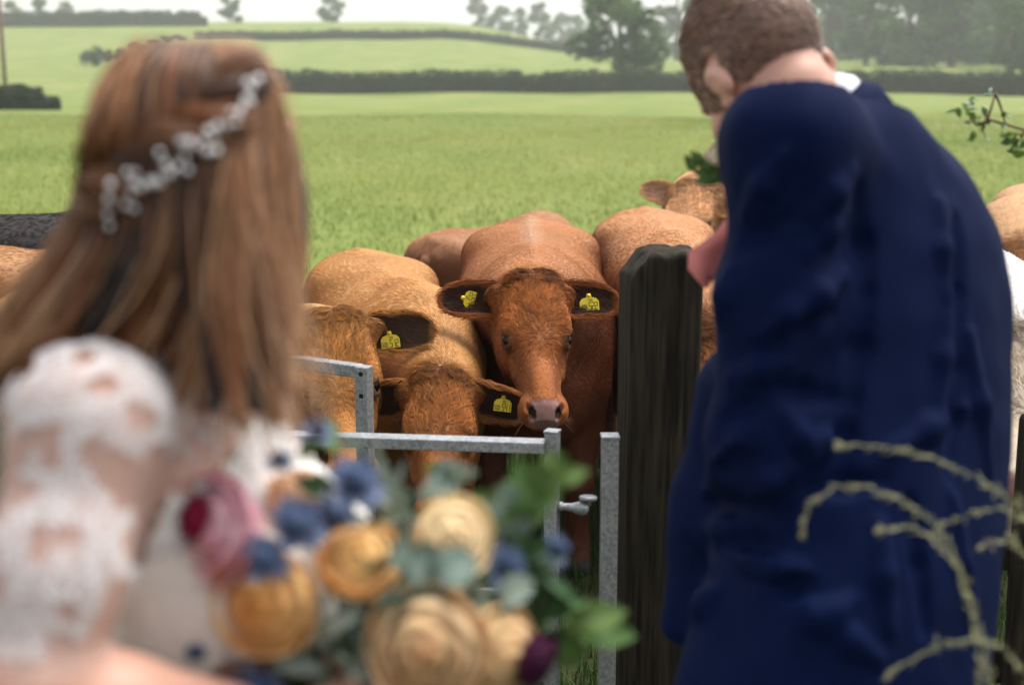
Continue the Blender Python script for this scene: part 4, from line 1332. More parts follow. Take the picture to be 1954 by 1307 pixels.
def sub(V, F, m):
    F2 = F[m[F].all(1)]; u, inv = np.unique(F2, return_inverse=True)
    return V[u], inv.reshape(F2.shape)
v, g = sub(Vs, Fs_, bod)
mesh_obj('bodice', v, g, M_SATIN, bride, BO)
nz_ = vnoise(Vs, 17, 3) + .55 * vnoise(Vs, 42, 4) + .30 * vnoise(Vs, 95, 5)
# flower motifs sewn on the sheer sleeve and yoke
MOT = [(110, 700, 1.02, .03), (230, 668, 1.06, .026), (150, 745, 1.0, .045), (235, 705, 1.04, .04), (300, 690, 1.06, .035), (80, 770, 1.0, .03), (440, 700, 1.09, .04), (500, 740, 1.10, .04), (545, 700, 1.12, .035), (470, 780, 1.1, .03), (390, 665, 1.09, .03),
       (130, 910, .96, .032), (75, 940, .95, .026), (140, 975, .96, .042), (185, 1010, .97, .034), (150, 1060, .95, .04), (120, 1110, .95, .032), (215, 1090, .98, .02), (20, 1130, .94, .035), (15, 1010, .95, .025), (40, 1200, .93, .035), (600, 745, 1.16, .04), (420, 760, 1.09, .035), (360, 730, 1.08, .03), (330, 800, 1.06, .03), (300, 760, 1.04, .03), (480, 830, 1.1, .03), (400, 830, 1.08, .03), (560, 790, 1.12, .035), (250, 830, 1.02, .018)]
md = np.full(len(Vs), 9.)
for (mx_, my_, md_, mr_) in MOT:
    cpt = at(mx_, my_, md_); ray = nrm(cpt - np.array([0, 0, CAMZ]))
    rel = Vs - cpt; along = rel @ ray
    md = np.minimum(md, np.sqrt(np.maximum((rel ** 2).sum(1) - along ** 2, 0) + (.22 * along) ** 2) / mr_)
wob = .50 * vnoise(Vs, 60, 4) + .75 * vnoise(Vs, 105, 5)
camside = (Vs @ np.array([0, 1., 0])) < BO[1] - .02
lace = np.where(camside, md + wob < 1.0, nz_ > .0) & ~bod & ~fore & (zz > 1.12) & ((zz < 1.515) | (np.abs(rr) > .085))
v, g = sub(Vs, Fs_, ~bod & ~fore & (zz > 1.12) & (zz < 1.515))
mesh_obj('sheer_sleeves', v, g, M_TULLE, bride, BO)
v, g = sub(Vs, Fs_, lace)
v = v + vnormals(v, g) * .0015
lab = np.arange(len(v))                      # separate sewn-on pieces
for _ in range(400):
    m_ = lab[g].min(1); l2 = lab.copy()
    for k_ in range(4): np.minimum.at(l2, g[:, k_], m_)
    l2 = l2[l2]
    if (l2 == lab).all(): break
    lab = l2
ids, cnts = np.unique(lab, return_counts=True)
for i_ in ids[cnts > 25]:
    vv_, gg_ = sub(v, g, lab == i_)
    if len(gg_): mesh_obj('lace_motif', vv_, gg_, M_LACE, bride, BO)
edgeb = bod & (zz > edge - .055) & (vnoise(Vs, 25, 8) > -.25)
v, g = sub(Vs, Fs_, edgeb)
mesh_obj('lace_edge', v + vnormals(v, g) * .004, g, M_LACE, bride, BO)
th = np.linspace(0, math.tau, 73)[:-1]; V, F = [], []
for i, (z, a, b) in enumerate([(1.02, .172, .124), (.95, .195, .155), (.8, .24, .20), (.55, .32, .29), (.25, .40, .38), (.015, .46, .45)]):
    for k, t in enumerate(th):
        w = 1 + .035 * i / 5 * math.sin(t * 11 + 1.3 * i) + .02 * i / 5 * math.sin(t * 5)
        V.append(BW(math.sin(t) * b * w - .01, math.cos(t) * a * w, z))
n = len(th)
for i in range(5):
    for k in range(n): F.append((i * n + k, i * n + (k + 1) % n, (i + 1) * n + (k + 1) % n, (i + 1) * n + k))
mesh_obj('skirt', V, F, M_SATIN, bride, BO)

# bride's hair: locks run from the parting over the back of the head and fall down her back
def hit_ell(px, py, c, R, rad):
    o = np.array([0, 0, CAMZ]); d = nrm(at(px, py, 1.0) - o)
    oo, dd = ((o - c) @ R) / rad, (d @ R) / rad
    A, B_, C_ = dd @ dd, oo @ dd, oo @ oo - 1
    D = B_ * B_ - A * C_
    t = (-B_ - math.sqrt(D)) / A if D > 0 else -B_ / A
    return o + d * t
hrad = np.array([.079, .096, .098]); hcc = hc + up3 * .008 - HRm[:, 1] * .006
guides = [(0, [(208, 330, 1.20), (188, 430, 1.20), (118, 545, 1.19), (40, 655, 1.18), (-60, 780, 1.18)]),
          (.25, [(258, 330, 1.145), (240, 450, 1.14), (180, 570, 1.135), (95, 665, 1.14), (10, 745, 1.16)]),
          (.5, [(345, 330, 1.12), (330, 450, 1.105), (295, 560, 1.10), (240, 640, 1.11), (170, 705, 1.15)]),
          (.75, [(430, 330, 1.125), (435, 450, 1.11), (440, 570, 1.09), (468, 690, 1.075), (490, 800, 1.06)]),
          (1, [(506, 330, 1.17), (520, 430, 1.165), (530, 550, 1.15), (528, 680, 1.13), (515, 800, 1.10)])]
GT_ = np.array([g[0] for g in guides]); GP = np.array([[at(*p) for p in g[1]] for g in guides])
GPX = np.array([[p[:2] for p in g[1]] for g in guides], float)
def lock_path(tau):
    fall = np.array([[np.interp(tau, GT_, GP[:, j, a]) for a in range(3)] for j in range(5)])
    gx = np.interp(tau, GT_, GPX[:, 0, 0])
    x0 = 368 + (tau - .5) * 150
    top = [hit_ell(x0 * (1 - k) + (gx * 1.0) * k, 92 + (330 - 92) * w, hcc, HRm, hrad) for k, w in ((0, .0), (.35, .10), (.72, .35), (.93, .68))]
    return np.concatenate([np.array(top), fall])
def resample(P, n):
    s = np.concatenate([[0], np.cumsum(np.linalg.norm(np.diff(P, axis=0), axis=1))])
    return np.stack([catmull(s, P[:, a], n)[1] for a in range(3)], 1)
rg = np.random.default_rng(31)
K = 16; allP, allC = [], []
fb = Field(); fb.ell(hcc, hrad - .010, HRm, .02)
for g in np.linspace(.02, .98, 11):
    pth = lock_path(g); m = resample(pth, 10)
    m = m + np.array([0, .03, 0])
    fb.chain(list(m[3:8]), np.linspace(.024, .008, 5), .03)
V, F = mesh_field(fb, hc + (-.35, -.22, -.50), hc + (.2, .2, .16), .008)
# keep the face side free of the hair volume
hq = (V - hc) @ HRm
V, F = sub(V, F, ~((hq[:, 1] > .045) & (hq[:, 2] < .05) & (hq[:, 2] > -.2)))
hb_ = mesh_obj('hair', V, F, M_HBASE, bride, BO)
PAL = [(.085, .034, .015), (.21, .090, .036), (.40, .205, .095), (.55, .32, .17), (.018, .008, .005), (.28, .105, .036)]
for i in range(120):
    tau = (i + rg.uniform(-.4, .4)) / 119
    tau = float(np.clip(tau, 0, 1))
    pth = lock_path(tau)
    out = pth - (hcc + np.array([0, .05, 0])); out[:, 2] *= .2
    out /= np.linalg.norm(out, axis=1, keepdims=True)
    pth = pth + out * rg.uniform(-.006, .011)
    sway = rg.normal(0, .017, 3) * np.array([1, .5, .3])
    pth[5:] += sway[None] * np.linspace(.3, 1, len(pth) - 5)[:, None]
    cut = rg.uniform(.66, .84) if tau > .84 else rg.uniform(.92, 1.04) if .68 < tau < .80 else rg.uniform(.66, .84) if tau > .5 else rg.uniform(.84, 1.02)
    m = resample(pth, 40); m = np.stack([np.interp(np.linspace(0, cut, K) * 39, np.arange(40), m[:, a]) for a in range(3)], 1)
    n = 190
    off = rg.normal(0, 1, (n, 3)) * np.array([.0052, .0035, .003])
    tw = np.linspace(0, 1, K)[None, :, None]
    prof = (.55 + .9 * np.sin(np.pi * np.clip(tw * 1.05, 0, 1)) ** .8) * np.where(tw > .70, 1 - (tw - .70) * 2.2, 1)
    P = m[None] + off[:, None] * prof + .004 * np.sin(tw * 9 + rg.uniform(0, 6, (n, 1, 1)) * .3 + i) * np.array([1, .4, 0])
    allP.append(P)
    c = np.array(PAL[rg.choice(6, p=[.36, .16, .05, .01, .32, .10] if tau < .42 else [.24, .22, .17, .09, .14, .14])])
    if tau > .86: c = np.array(PAL[2]) * rg.uniform(.9, 1.2)
    allC.append(c[None] * (1 + .16 * rg.normal(size=(n, 1))))
# stray hairs
for i in range(60):
    m = resample(lock_path(float(rg.random())), K); n = 6
    w_ = np.linspace(0, 1, K)[None, :, None] ** 1.5
    allP.append(m[None] + rg.normal(0, .016, (n, 1, 3)) * (.25 + w_) + .006 * np.sin(w_ * 8 + rg.uniform(0, 6, (n, 1, 1))) * np.array([1, .5, 0]))
    allC.append(np.array(PAL[rg.integers(1, 4)])[None] * np.ones((n, 1)))
# twisted braid wrapped around the back of the head, under the hair vine
VINE = [(492, 150), (468, 195), (440, 240), (402, 272), (355, 290), (305, 312), (288, 345), (250, 362), (215, 395), (200, 440)]
for strand in range(3):
    base_p = np.array([hit_ell(x - 14, y - 18, hcc, HRm, hrad + .016) for x, y in VINE])
    m = resample(base_p, K)
    t = np.gradient(m, axis=0); t /= np.linalg.norm(t, axis=1, keepdims=True)
    o_ = m - hcc; o_ -= t * (o_ * t).sum(1, keepdims=True); o_ /= np.linalg.norm(o_, axis=1, keepdims=True)
    b_ = np.cross(t, o_)
    ph = np.linspace(0, 14, K) + strand * math.tau / 3
    m = m + o_ * (.010 * np.cos(ph))[:, None] + b_ * (.013 * np.sin(ph))[:, None]
    n = 260
    P = m[None] + rg.normal(0, .0042, (n, 1, 3)) + rg.normal(0, .0006, (n, K, 3))
    allP.append(P); allC.append(np.array(PAL[(1, 5, 0)[strand]])[None] * (1 + .15 * rg.normal(size=(n, 1))))
hair_obj('strands', np.concatenate(allP), .00085 * np.linspace(1, .6, K), np.clip(np.concatenate(allC), .004, .8), M_PHAIR, hb_, BO)

# hair vine of beads
M_BEAD = pmat('crystal_bead', (.92, .88, .87), .2, spec=.8)
M_WIRE = pmat('fine_wire', (.62, .48, .40), .3, metal=.9)
vine_p = [hit_ell(x, y, hcc, HRm, hrad + .034) for x, y in VINE]
vine = empty('hair_vine', vine_p[-1]); tag(vine, 'delicate beaded hair vine pinned across the back of brown hair', 'hair vine')
wv, wf = tube(resample(np.array(vine_p), 40), [.0007] * 40, 5); mesh_obj('wire', wv, wf, M_WIRE, vine, vine_p[-1])
bead_me = None
beads = [(492, 152), (480, 168), (472, 160), (470, 190), (462, 205), (478, 196), (455, 218), (448, 236), (432, 240), (415, 240), (408, 262), (398, 250), (412, 288), (395, 290),
         (376, 278), (360, 272), (345, 270), (352, 300), (340, 318), (358, 326), (304, 292), (316, 315), (300, 345), (284, 348), (292, 352), (306, 350), (258, 330), (242, 330),
         (255, 350), (250, 372), (240, 392), (256, 398), (212, 352), (208, 380), (205, 410), (210, 432), (268, 358), (325, 330), (440, 215), (388, 268)]
for i, (x, y) in enumerate(beads):
    p = hit_ell(x, y, hcc, HRm, hrad + .037)
    if bead_me is None:
        bm = bmesh.new(); bmesh.ops.create_icosphere(bm, subdivisions=2, radius=.0030)
        bead_me = bpy.data.meshes.new('bead'); bm.to_mesh(bead_me); bm.free(); bead_me.materials.append(M_BEAD)
    o = bpy.data.objects.new('bead', bead_me); o.location = p - vine_p[-1]; sc_ = rg.uniform(.75, 1.25); o.scale = (sc_,) * 3
    link(o, vine)

# ---- groom: leaning forward, facing away to the left
ga_ = math.radians(-40)
GFd = np.array([math.sin(ga_), math.cos(ga_), 0]); GRt = np.array([math.cos(ga_), -math.sin(ga_), 0])
pel, nek = at(1612, 1290, 1.86), at(1612, 205, 2.03)
gbase = np.array([pel[0], pel[1], 0])
ax = nrm(nek - pel); Lt = np.linalg.norm(nek - pel)
GH = frame_from(ax, GFd)            # axis, side, front
if GH[:, 1] @ GRt < 0: GH[:, 1] *= -1
ghc = at(1456, 138, 2.08)
gha = math.radians(-14); gp = math.radians(-50); gr_ = math.radians(15)
hF0 = np.array([math.sin(gha), math.cos(gha), 0]); hR0 = np.array([math.cos(gha), -math.sin(gha), 0])
hF = hF0 * math.cos(gp) + up3 * math.sin(gp); hU = np.cross(hR0, hF)
hR1 = hR0 * math.cos(gr_) + hU * math.sin(gr_); hU = np.cross(hR1, hF)
GHR = np.stack([hR1, hF, hU], 1)
shl, shr = at(1508, 268, 1.87), at(1735, 370, 2.13)
ell_, wrl = at(1450, 850, 1.82), at(1520, 960, 2.10)
elr, wrr = shr - GRt * .03 - up3 * .26 + GFd * .07, shr - up3 * .46 + GFd * .17 - GRt * .10
g = Field()
st_b = [(0, 0, 0, .14, .10), (.25 * Lt, .02, 0, .13, .09), (.55 * Lt, .04, 0, .14, .09), (.8 * Lt, .03, 0, .14, .08), (.93 * Lt, 0, 0, .09, .065), (Lt, 0, 0, .05, .05)]
g.loft(pel, GH, st_b, .03)
g.cone(nek - ax * .06, ghc - GHR[:, 2] * .07 - GHR[:, 1] * .02, .064, .058, .03)
human_head(g, ghc, GHR, 1.14)
for sh, el, wr in ((shl, ell_, wrl), (shr, elr, wrr)):
    g.chain([sh, el, wr], [.042, .036, .03], .02)
hand(g, wrl, nrm(np.array([.2, .9, -.2])), nrm(np.array([.3, 0, -1])), 1.1, .6)
hand(g, wrr, nrm(GFd - up3 * .3), nrm(np.array([-.3, 0, -1])), 1.1, .6)
for r in (-1, 1):
    hp_ = pel + GRt * r * .09
    g.chain([hp_, np.array([hp_[0], hp_[1], .48]) + GFd * .03, np.array([hp_[0], hp_[1], .09]) - GFd * .03], [.10, .06, .04], .03)
V, F = mesh_field(g, np.minimum(gbase, ghc) + (-.45, -.40, -.01), np.array([gbase[0] + .5, gbase[1] + .6, 2.05]), .0085)
groom = mesh_obj('person', V, F, M_SKIN, base=gbase)
tag(groom, 'man in navy suit with short brown hair leaning forward beside the gatepost', 'person')
# jacket
j = Field()
st_j = [(-.02, .0, .02, .262, .17), (.12 * Lt, .022, .01, .255, .165), (.32 * Lt, .058, 0, .245, .150), (.52 * Lt, .078, 0, .245, .142),
        (.70 * Lt, .080, 0, .248, .136), (.82 * Lt, .068, -.005, .225, .118), (.92 * Lt, .035, -.005, .165, .092), (1.0 * Lt, .01, 0, .085, .066)]
j.loft(pel, GH, st_j, .05, n=2.3)
j.ell(shl, (.072, .072, .062), None, .10)
j.chain([shl, shl * .5 + ell_ * .5, ell_], [.072, .069, .062], .045)
j.cone(shl + up3 * -.004, nek - ax * .075, .066, .075, .08)
j.chain([ell_, wrl], [.060, .052], .05)
j.chain([shr, elr, wrr], [.070, .062, .052], .06)
j.chain([at(1440, 760, 2.02), at(1368, 980, 2.0), at(1304, 1185, 1.97)], [.09, .058, .034], .06)      # front edge hanging forward
hemn = nrm(np.array([0.12, 0.0, 1.0]))
hem_p = at(1290, 1225, 1.96)
def trace(px, py, fld, d0=1.3):
    """where the ray through a photo pixel meets a surface"""
    o = np.array([0, 0, CAMZ]); d = nrm(at(px, py, 1.0) - o); t = d0
    for _ in range(60):
        v_ = float(fld((o + d * t)[None])[0]); t += v_ * .8
        if v_ < .0005: break
    return o + d * t
jb = Field(); jb.ops = list(j.ops)
# creases of the cloth: raised folds and pressed-in valleys
RIDGES = [((1389, 522), (1379, 607)), ((1517, 600), (1610, 525)), ((1405, 843), (1353, 935)), ((1504, 797), (1556, 870)), ((1556, 870), (1602, 817)), ((1353, 1010), (1412, 1007)),
          ((1412, 1053), (1458, 1086)), ((1458, 1086), (1530, 1086)), ((1327, 1171), (1366, 1132)), ((1543, 1158), (1570, 1191)), ((1570, 1191), (1622, 1145)), ((1570, 1185), (1675, 1256)),
          ((1494, 298), (1420, 413)), ((1627, 330), (1558, 410)), ((1544, 480), (1613, 405)), ((1792, 390), (1806, 560)), ((1806, 560), (1790, 800)), ((1450, 640), (1560, 560)), ((1400, 720), (1500, 690)),
          ((1700, 860), (1840, 780)), ((1850, 640), (1890, 900)), ((1440, 940), (1500, 900)), ((1680, 1000), (1700, 1200)), ((1820, 950), (1860, 1200))]
VALLEYS = [((1641, 367), (1655, 560)), ((1655, 560), (1628, 760)), ((1628, 760), (1600, 900)), ((1353, 955), (1445, 968)), ((1307, 1040), (1353, 1105)), ((1543, 935), (1690, 915)), ((1484, 745), (1590, 758)),
           ((1826, 420), (1832, 700)), ((1832, 700), (1815, 900)), ((1420, 470), (1500, 420)), ((1370, 900), (1440, 870)), ((1400, 1030), (1470, 1040)), ((1480, 1120), (1540, 1120)), ((1740, 960), (1770, 1200)), ((1590, 600), (1500, 660)), ((1380, 800), (1450, 760))]
for (a_, b_) in RIDGES:
    A_, B_ = trace(*a_, jb), trace(*b_, jb); M_ = trace((a_[0] + b_[0]) / 2, (a_[1] + b_[1]) / 2, jb)
    for P0, P1, r0, r1 in ((A_, M_, .004, .011), (M_, B_, .011, .004)): j.cone(P0 + np.array([0, .001, 0]), P1 + np.array([0, .001, 0]), r0, r1, .022)
for (a_, b_) in VALLEYS:
    A_, B_ = trace(*a_, jb), trace(*b_, jb); M_ = trace((a_[0] + b_[0]) / 2, (a_[1] + b_[1]) / 2, jb)
    for P0, P1, r0, r1 in ((A_, M_, .005, .010), (M_, B_, .010, .005)): j.cone(P0 - np.array([0, .002, 0]), P1 - np.array([0, .002, 0]), r0, r1, .018, True)
def jdisp(p):
    q = (p - pel) @ GH
    return .004 * vnoise(np.stack([q[:, 0] * .35, q[:, 1], q[:, 2]], 1), 12, 3) + .0025 * vnoise(p, 22, 6)
jf = Field(); jf.add(lambda p: np.maximum(j(p) + jdisp(p), -((p - hem_p) @ hemn) + .012 * np.sin((p @ GRt) * 22)))
lo, hi = np.minimum(gbase, hem_p) + (-.5, -.38, .6), np.array([gbase[0] + .5, gbase[1] + .6, 1.95])
V, F = mesh_field(jf, lo, hi, .0065)
# cuff ends open onto the hands; neck opening
nk = (V - nek) @ GH
V, F = sub(V, F, ~((nk[:, 0] > -.004)))
mesh_obj('jacket', V, F, M_SUIT, groom, gbase)
def band(name, c, axis, front, rx, ry, h, lean, mat, parent, base, th=.004, drop=.0, rise=.0):
    R = frame_from(axis, front); n = 48; rows = []
    prof = [(0, 0), (h * .5, .004), (h, lean), (h, lean - th), (h * .5, .004 - th), (0, -th)]
    V, F = [], []
    for (z, o_) in prof:
        for k in range(n):
            t = k * math.tau / n
            dz = -drop * max(0, math.cos(t)) ** 2 + rise * max(0, -math.cos(t)) ** 2
            V.append(c + R @ np.array([z + dz, math.sin(t) * (rx + o_), math.cos(t) * (ry + o_)]))
    m = len(prof)
    for i in range(m):
        for k in range(n): F.append((i * n + k, i * n + (k + 1) % n, ((i + 1) % m) * n + (k + 1) % n, ((i + 1) % m) * n + k))
    return mesh_obj(name, V, F, mat, parent, base)
nax = nrm(ghc - GHR[:, 2] * .07 - nek)
nax = nrm(nax + up3 * .55)
band('shirt_collar', nek - ax * .035 + GFd * .012, nax, GFd, .071, .074, .050, -.004, M_SHIRT, groom, gbase, drop=.02)
band('jacket_collar', nek - ax * .062 + GFd * .0, nrm(nax + up3 * .3), GFd, .096, .088, .070, -.024, M_SUIT, groom, gbase, drop=.05)
# trousers and shoes
t_ = Field()
for r in (-1, 1):
    hp_ = pel + GRt * r * .09
    t_.chain([hp_ - up3 * .02, np.array([hp_[0], hp_[1], .48]) + GFd * .03, np.array([hp_[0], hp_[1], .07]) - GFd * .03], [.115, .095, .085], .05)
V, F = mesh_field(t_, gbase + (-.4, -.4, .01), gbase + (.4, .4, 1.1), .012)
V[:, 2] = np.maximum(V[:, 2], .04)
mesh_obj('trousers', V, F, M_TROUS, groom, gbase)
for r in (-1, 1):
    s_ = Field(); c = gbase + GRt * r * .09 - GFd * .03
    s_.cone(c + up3 * .05 - GFd * .03, c + up3 * .04 + GFd * .17, .05, .038, .02); s_.add(lambda p: -p[:, 2] + .005 - 10, .001)
    V, F = mesh_field(s_, c + (-.2, -.2, -.03), c + (.2, .25, .15), .01); V[:, 2] = np.maximum(V[:, 2], .002)
    mesh_obj('shoe', V, F, M_SHOE, groom, gbase)
# tie hanging free as he leans
tt = [at(1440, 330, 2.16), at(1425, 400, 2.18), at(1395, 445, 2.19), at(1352, 480, 2.20), at(1346, 512, 2.20), at(1346, 548, 2.20)]
tw_ = [.018, .022, .028, .034, .030, .004]
sdv = nrm(np.array([.95, .3, 0])); V, F = [], []
for k, (p, w) in enumerate(zip(tt, tw_)):
    bend = np.array([0, -.012, 0])
    V += [p - sdv * w, p + bend * .6, p + sdv * w, p + sdv * w * .98 + np.array([0, .004, 0]), p + bend * .6 + np.array([0, .004, 0]), p - sdv * w * .98 + np.array([0, .004, 0])]
for k in range(len(tt) - 1):
    for i in range(6): F.append((k * 6 + i, k * 6 + (i + 1) % 6, k * 6 + 6 + (i + 1) % 6, k * 6 + 6 + i))
F += [tuple(range(6))[::-1], tuple(range(len(V) - 6, len(V)))]
mesh_obj('necktie', V, F, M_TIE, groom, gbase)
# groom's hair: short, swept forward
hd = Field(); human_head(hd, ghc, GHR, 1.14)
V, F = mesh_field(hd, ghc - .2, ghc + .2, .009)
q = (V - ghc) @ GHR / 1.14
line = np.where(q[:, 1] > .03, .058 + .2 * (q[:, 1] - .03), np.where(q[:, 1] > -.02, .058 - (.03 - q[:, 1]) * 1.6, -.022 - (-.02 - q[:, 1]) * .95))
sideb = (np.abs(q[:, 0]) > .045) & (q[:, 1] > .0) & (q[:, 1] < .062) & (q[:, 2] > -.035 + (q[:, 1] - .01) * 1.1)
scalp = (q[:, 2] > line) | sideb
scalp &= ~((np.abs(q[:, 0]) > .072) & (q[:, 1] < .012) & (q[:, 1] > -.045) & (q[:, 2] < .022))
V, F = sub(V, F, scalp); N = vnormals(V, F); q = (V - ghc) @ GHR / 1.14
D = GHR[:, 1][None] * .5 + GHR[:, 2][None] * (-.7 * smooth01(q[:, 2], .06, .0))[:, None] + GHR[:, 2][None] * .2 + .3 * np.stack([vnoise(V, 22, i) for i in range(3)], 1)
D = D + GHR[:, 1][None] * (-1.0 * smooth01(q[:, 1], -.03, -.07) * smooth01(q[:, 2], .05, .0))[:, None]
topm = smooth01(q[:, 2], .02, .08)
Ln = .015 + .026 * topm + .030 * topm * smooth01(q[:, 1], .02, .07)
C = np.array([.23, .135, .095])[None] * (1 + .15 * vnoise(V, 30, 2))[:, None] * (1 + .2 * topm)[:, None]
P, hcx, L = grow(V, F, N, 22000, np.ones(len(V)), D, Ln, C, np.full(len(V), .06),   .6 + .5 * topm, 8, K=5, clump=.012, cfac=np.full(len(V), .5))
hcap = mesh_obj('hair', V + N * .0025, F, M_HBASE, groom, gbase)
hair_obj('strands', P, .0008 * np.array([1, 1, .9, .7, .3]), hcx, M_PHAIR, hcap, gbase)
# ---------------------------------------------------------------- flowers and foreground plants
M_PET = pmat('petals', (1, 1, 1), .6, attr=True, trans=.2, spec=.15)
M_LEAFB = pmat('bouquet_leaves', (1, 1, 1), .5, attr=True, trans=.15, spec=.3)
M_STEM = pmat('green_stem', (.10, .15, .04), .6)

def frame_ax(a):
    a = nrm(a); x = nrm(np.cross(a, [.31, .52, .8])); return np.stack([x, np.cross(a, x), a], 1)

def petal_grid(R, rho, gap, phi, span, rg, nu=9, nv=9):
    """one petal at radius fraction rho; inner petals fold in over the heart, outer ones roll back"""
    u = np.linspace(-1, 1, nu)[:, None]; v = np.linspace(0, 1, nv)[None, :]
    zt = .38 * (1 - rho ** 1.7) + .05 * rg.normal() * rho
    if rho < .92:
        rp = np.interp(v, [0, .35, .6, .8, 1], [.3 * rho, .85 * rho, rho, rho - .20 * gap * (1.2 - rho), rho - 1.25 * gap * (1.25 - .8 * rho)])
        zp = np.interp(v, [0, .35, .6, .8, 1], [-.75, -.40, zt - .17, zt - .03, zt + .02])
    else:
        rp = np.interp(v, [0, .35, .6, .8, 1], [.3 * rho, .78 * rho, .96 * rho, rho, rho + .05 * rg.random()])
        zp = np.interp(v, [0, .35, .6, .8, 1], [-.75, -.50, zt - .18, zt - .02, zt + .03 + .05 * rg.normal()])
    rp = np.maximum(rp, .01)
    drop = .17 * np.abs(u) ** 2.2 * v
    a_ = phi + u * span / 2 * (.45 + .55 * np.sin(np.clip(v * 1.2 + .1, 0, 1) * math.pi / 2))
    rp = rp * (1 + .05 * rg.normal()) + .018 * np.sin(u * 4 + rg.uniform(0, 6)) * v
    P = R * np.stack([np.cos(a_) * rp, np.sin(a_) * rp, zp - drop], -1)
    i, k = np.meshgrid(np.arange(nu - 1), np.arange(nv - 1), indexing='ij')
    q = (i * nv + k).ravel()
    F = np.stack([q, q + nv, q + nv + 1, q + 1], 1)
    return P.reshape(-1, 3), F, np.broadcast_to(v, (nu, nv)).ravel(), np.broadcast_to(np.abs(u), (nu, nv)).ravel()

def rose(parent, base, c, axis, R, cin, cout, seed, name='rose', layers=((.13, 3), (.26, 3), (.40, 4), (.54, 5), (.68, 5), (.84, 6), (1.0, 6)), edgec=None):
    rg = np.random.default_rng(seed)
    Rm = frame_ax(axis)
    r = bpy.data.objects.new(name, None); r.location = c - base; r.empty_display_size = .02
    link(r, parent)
    cin, cout = np.array(cin), np.array(cout)
    n = 0
    for li, (rr, k) in enumerate(layers):
        gap = rr - (layers[li - 1][0] if li else 0)
        ph = rg.uniform(0, 6)
        for i in range(k):
            P, F, v, u = petal_grid(R, rr, gap, ph + i * math.tau / k + rg.normal() * .15, min(2.6, math.tau / k * 1.5), rg)
            w = li / (len(layers) - 1)
            col = cin * (1 - w) + cout * w
            C = col[None] * (1 - .10 * (1 - v) + .06 * rg.normal())[:, None]
            C = C * (1 - .35 * v[:, None] * 0) + (cout[None] * 1.08 - C) * (.35 * v ** 2)[:, None]
            if edgec is not None: C = C + (np.array(edgec)[None] - C) * (np.clip(v * 1.2 - .3, 0, 1) ** 1.2 * (.4 + .6 * rg.random()))[:, None]
            o = mesh_obj('petal', P @ Rm.T, F, M_PET, r, None, col=np.clip(C, .01, .95))
    # green calyx and stem stub towards the hand
    V, F = tube([-Rm[:, 2] * R * 1.0, -Rm[:, 2] * R * .78, -Rm[:, 2] * R * .55], [.004, R * .30, R * .40], 10)
    mesh_obj('calyx', V, F, M_STEM, r)
    return r

bq_base = handle.copy()
bq = empty('bouquet', bq_base)
tag(bq, 'wedding bouquet of peach roses, blue thistles and eucalyptus', 'bouquet')
bc = at(690, 1110, 1.16)
def axis_for(c, k=.8):
    return nrm((c - (bc + np.array([0, .10, -.05]))) + np.array([0, -.045, .02]) * k)
PE_I, PE_O = (.85, .36, .085), (.84, .56, .30)
ROSES = [(505, 1152, 1.055, .043, (.95, .33, .045), (.98, .58, .25)), (688, 1062, 1.08, .036, (.96, .50, .15), (.98, .60, .26)), (866, 1025, 1.09, .036, (.97, .66, .34), (.98, .73, .42)),
         (815, 1238, 1.045, .048, (.96, .46, .18), (.98, .66, .38)), (958, 1245, 1.09, .042, (.96, .58, .28), (.98, .65, .35)), (545, 948, 1.14, .034, (.95, .52, .28), (.96, .62, .40))]
AXO = [(-.25, -1, .2), (0, -.7, .8), (.25, -.8, .5), (-.05, -1, .1), (.7, -.7, 0), (-.2, -.4, .9)]
for i, (px, py, d, R, ci, co) in enumerate(ROSES):
    c = at(px, py, d)
    rose(bq, bq_base, c, AXO[i], R * .98, ci, co, 100 + i)
rose(bq, bq_base, at(402, 1010, 1.075), (-.55, -.75, .35), .044, (.40, .01, .07), (.90, .32, .40), 120, 'peony',
     layers=((.12, 4), (.24, 5), (.36, 5), (.48, 6), (.60, 6), (.73, 7), (.87, 7), (1.0, 7)), edgec=(.96, .74, .78))
rose(bq, bq_base, at(360, 985, 1.07), (-.7, -.6, .4), .020, (.12, .002, .015), (.30, .008, .05), 121, 'ranunculus')
rose(bq, bq_base, at(400, 958, 1.09), (-.3, -.5, .8), .019, (.12, .002, .015), (.36, .01, .06), 122, 'ranunculus')
rose(bq, bq_base, at(1030, 1262, 1.10), (.7, -.6, -.1), .024, (.03, .004, .02), (.08, .01, .05), 123, 'ranunculus')
rose(bq, bq_base, at(1012, 1236, 1.12), (.8, -.5, .3), .016, (.6, .4, .55), (.75, .55, .68), 124, 'ranunculus')

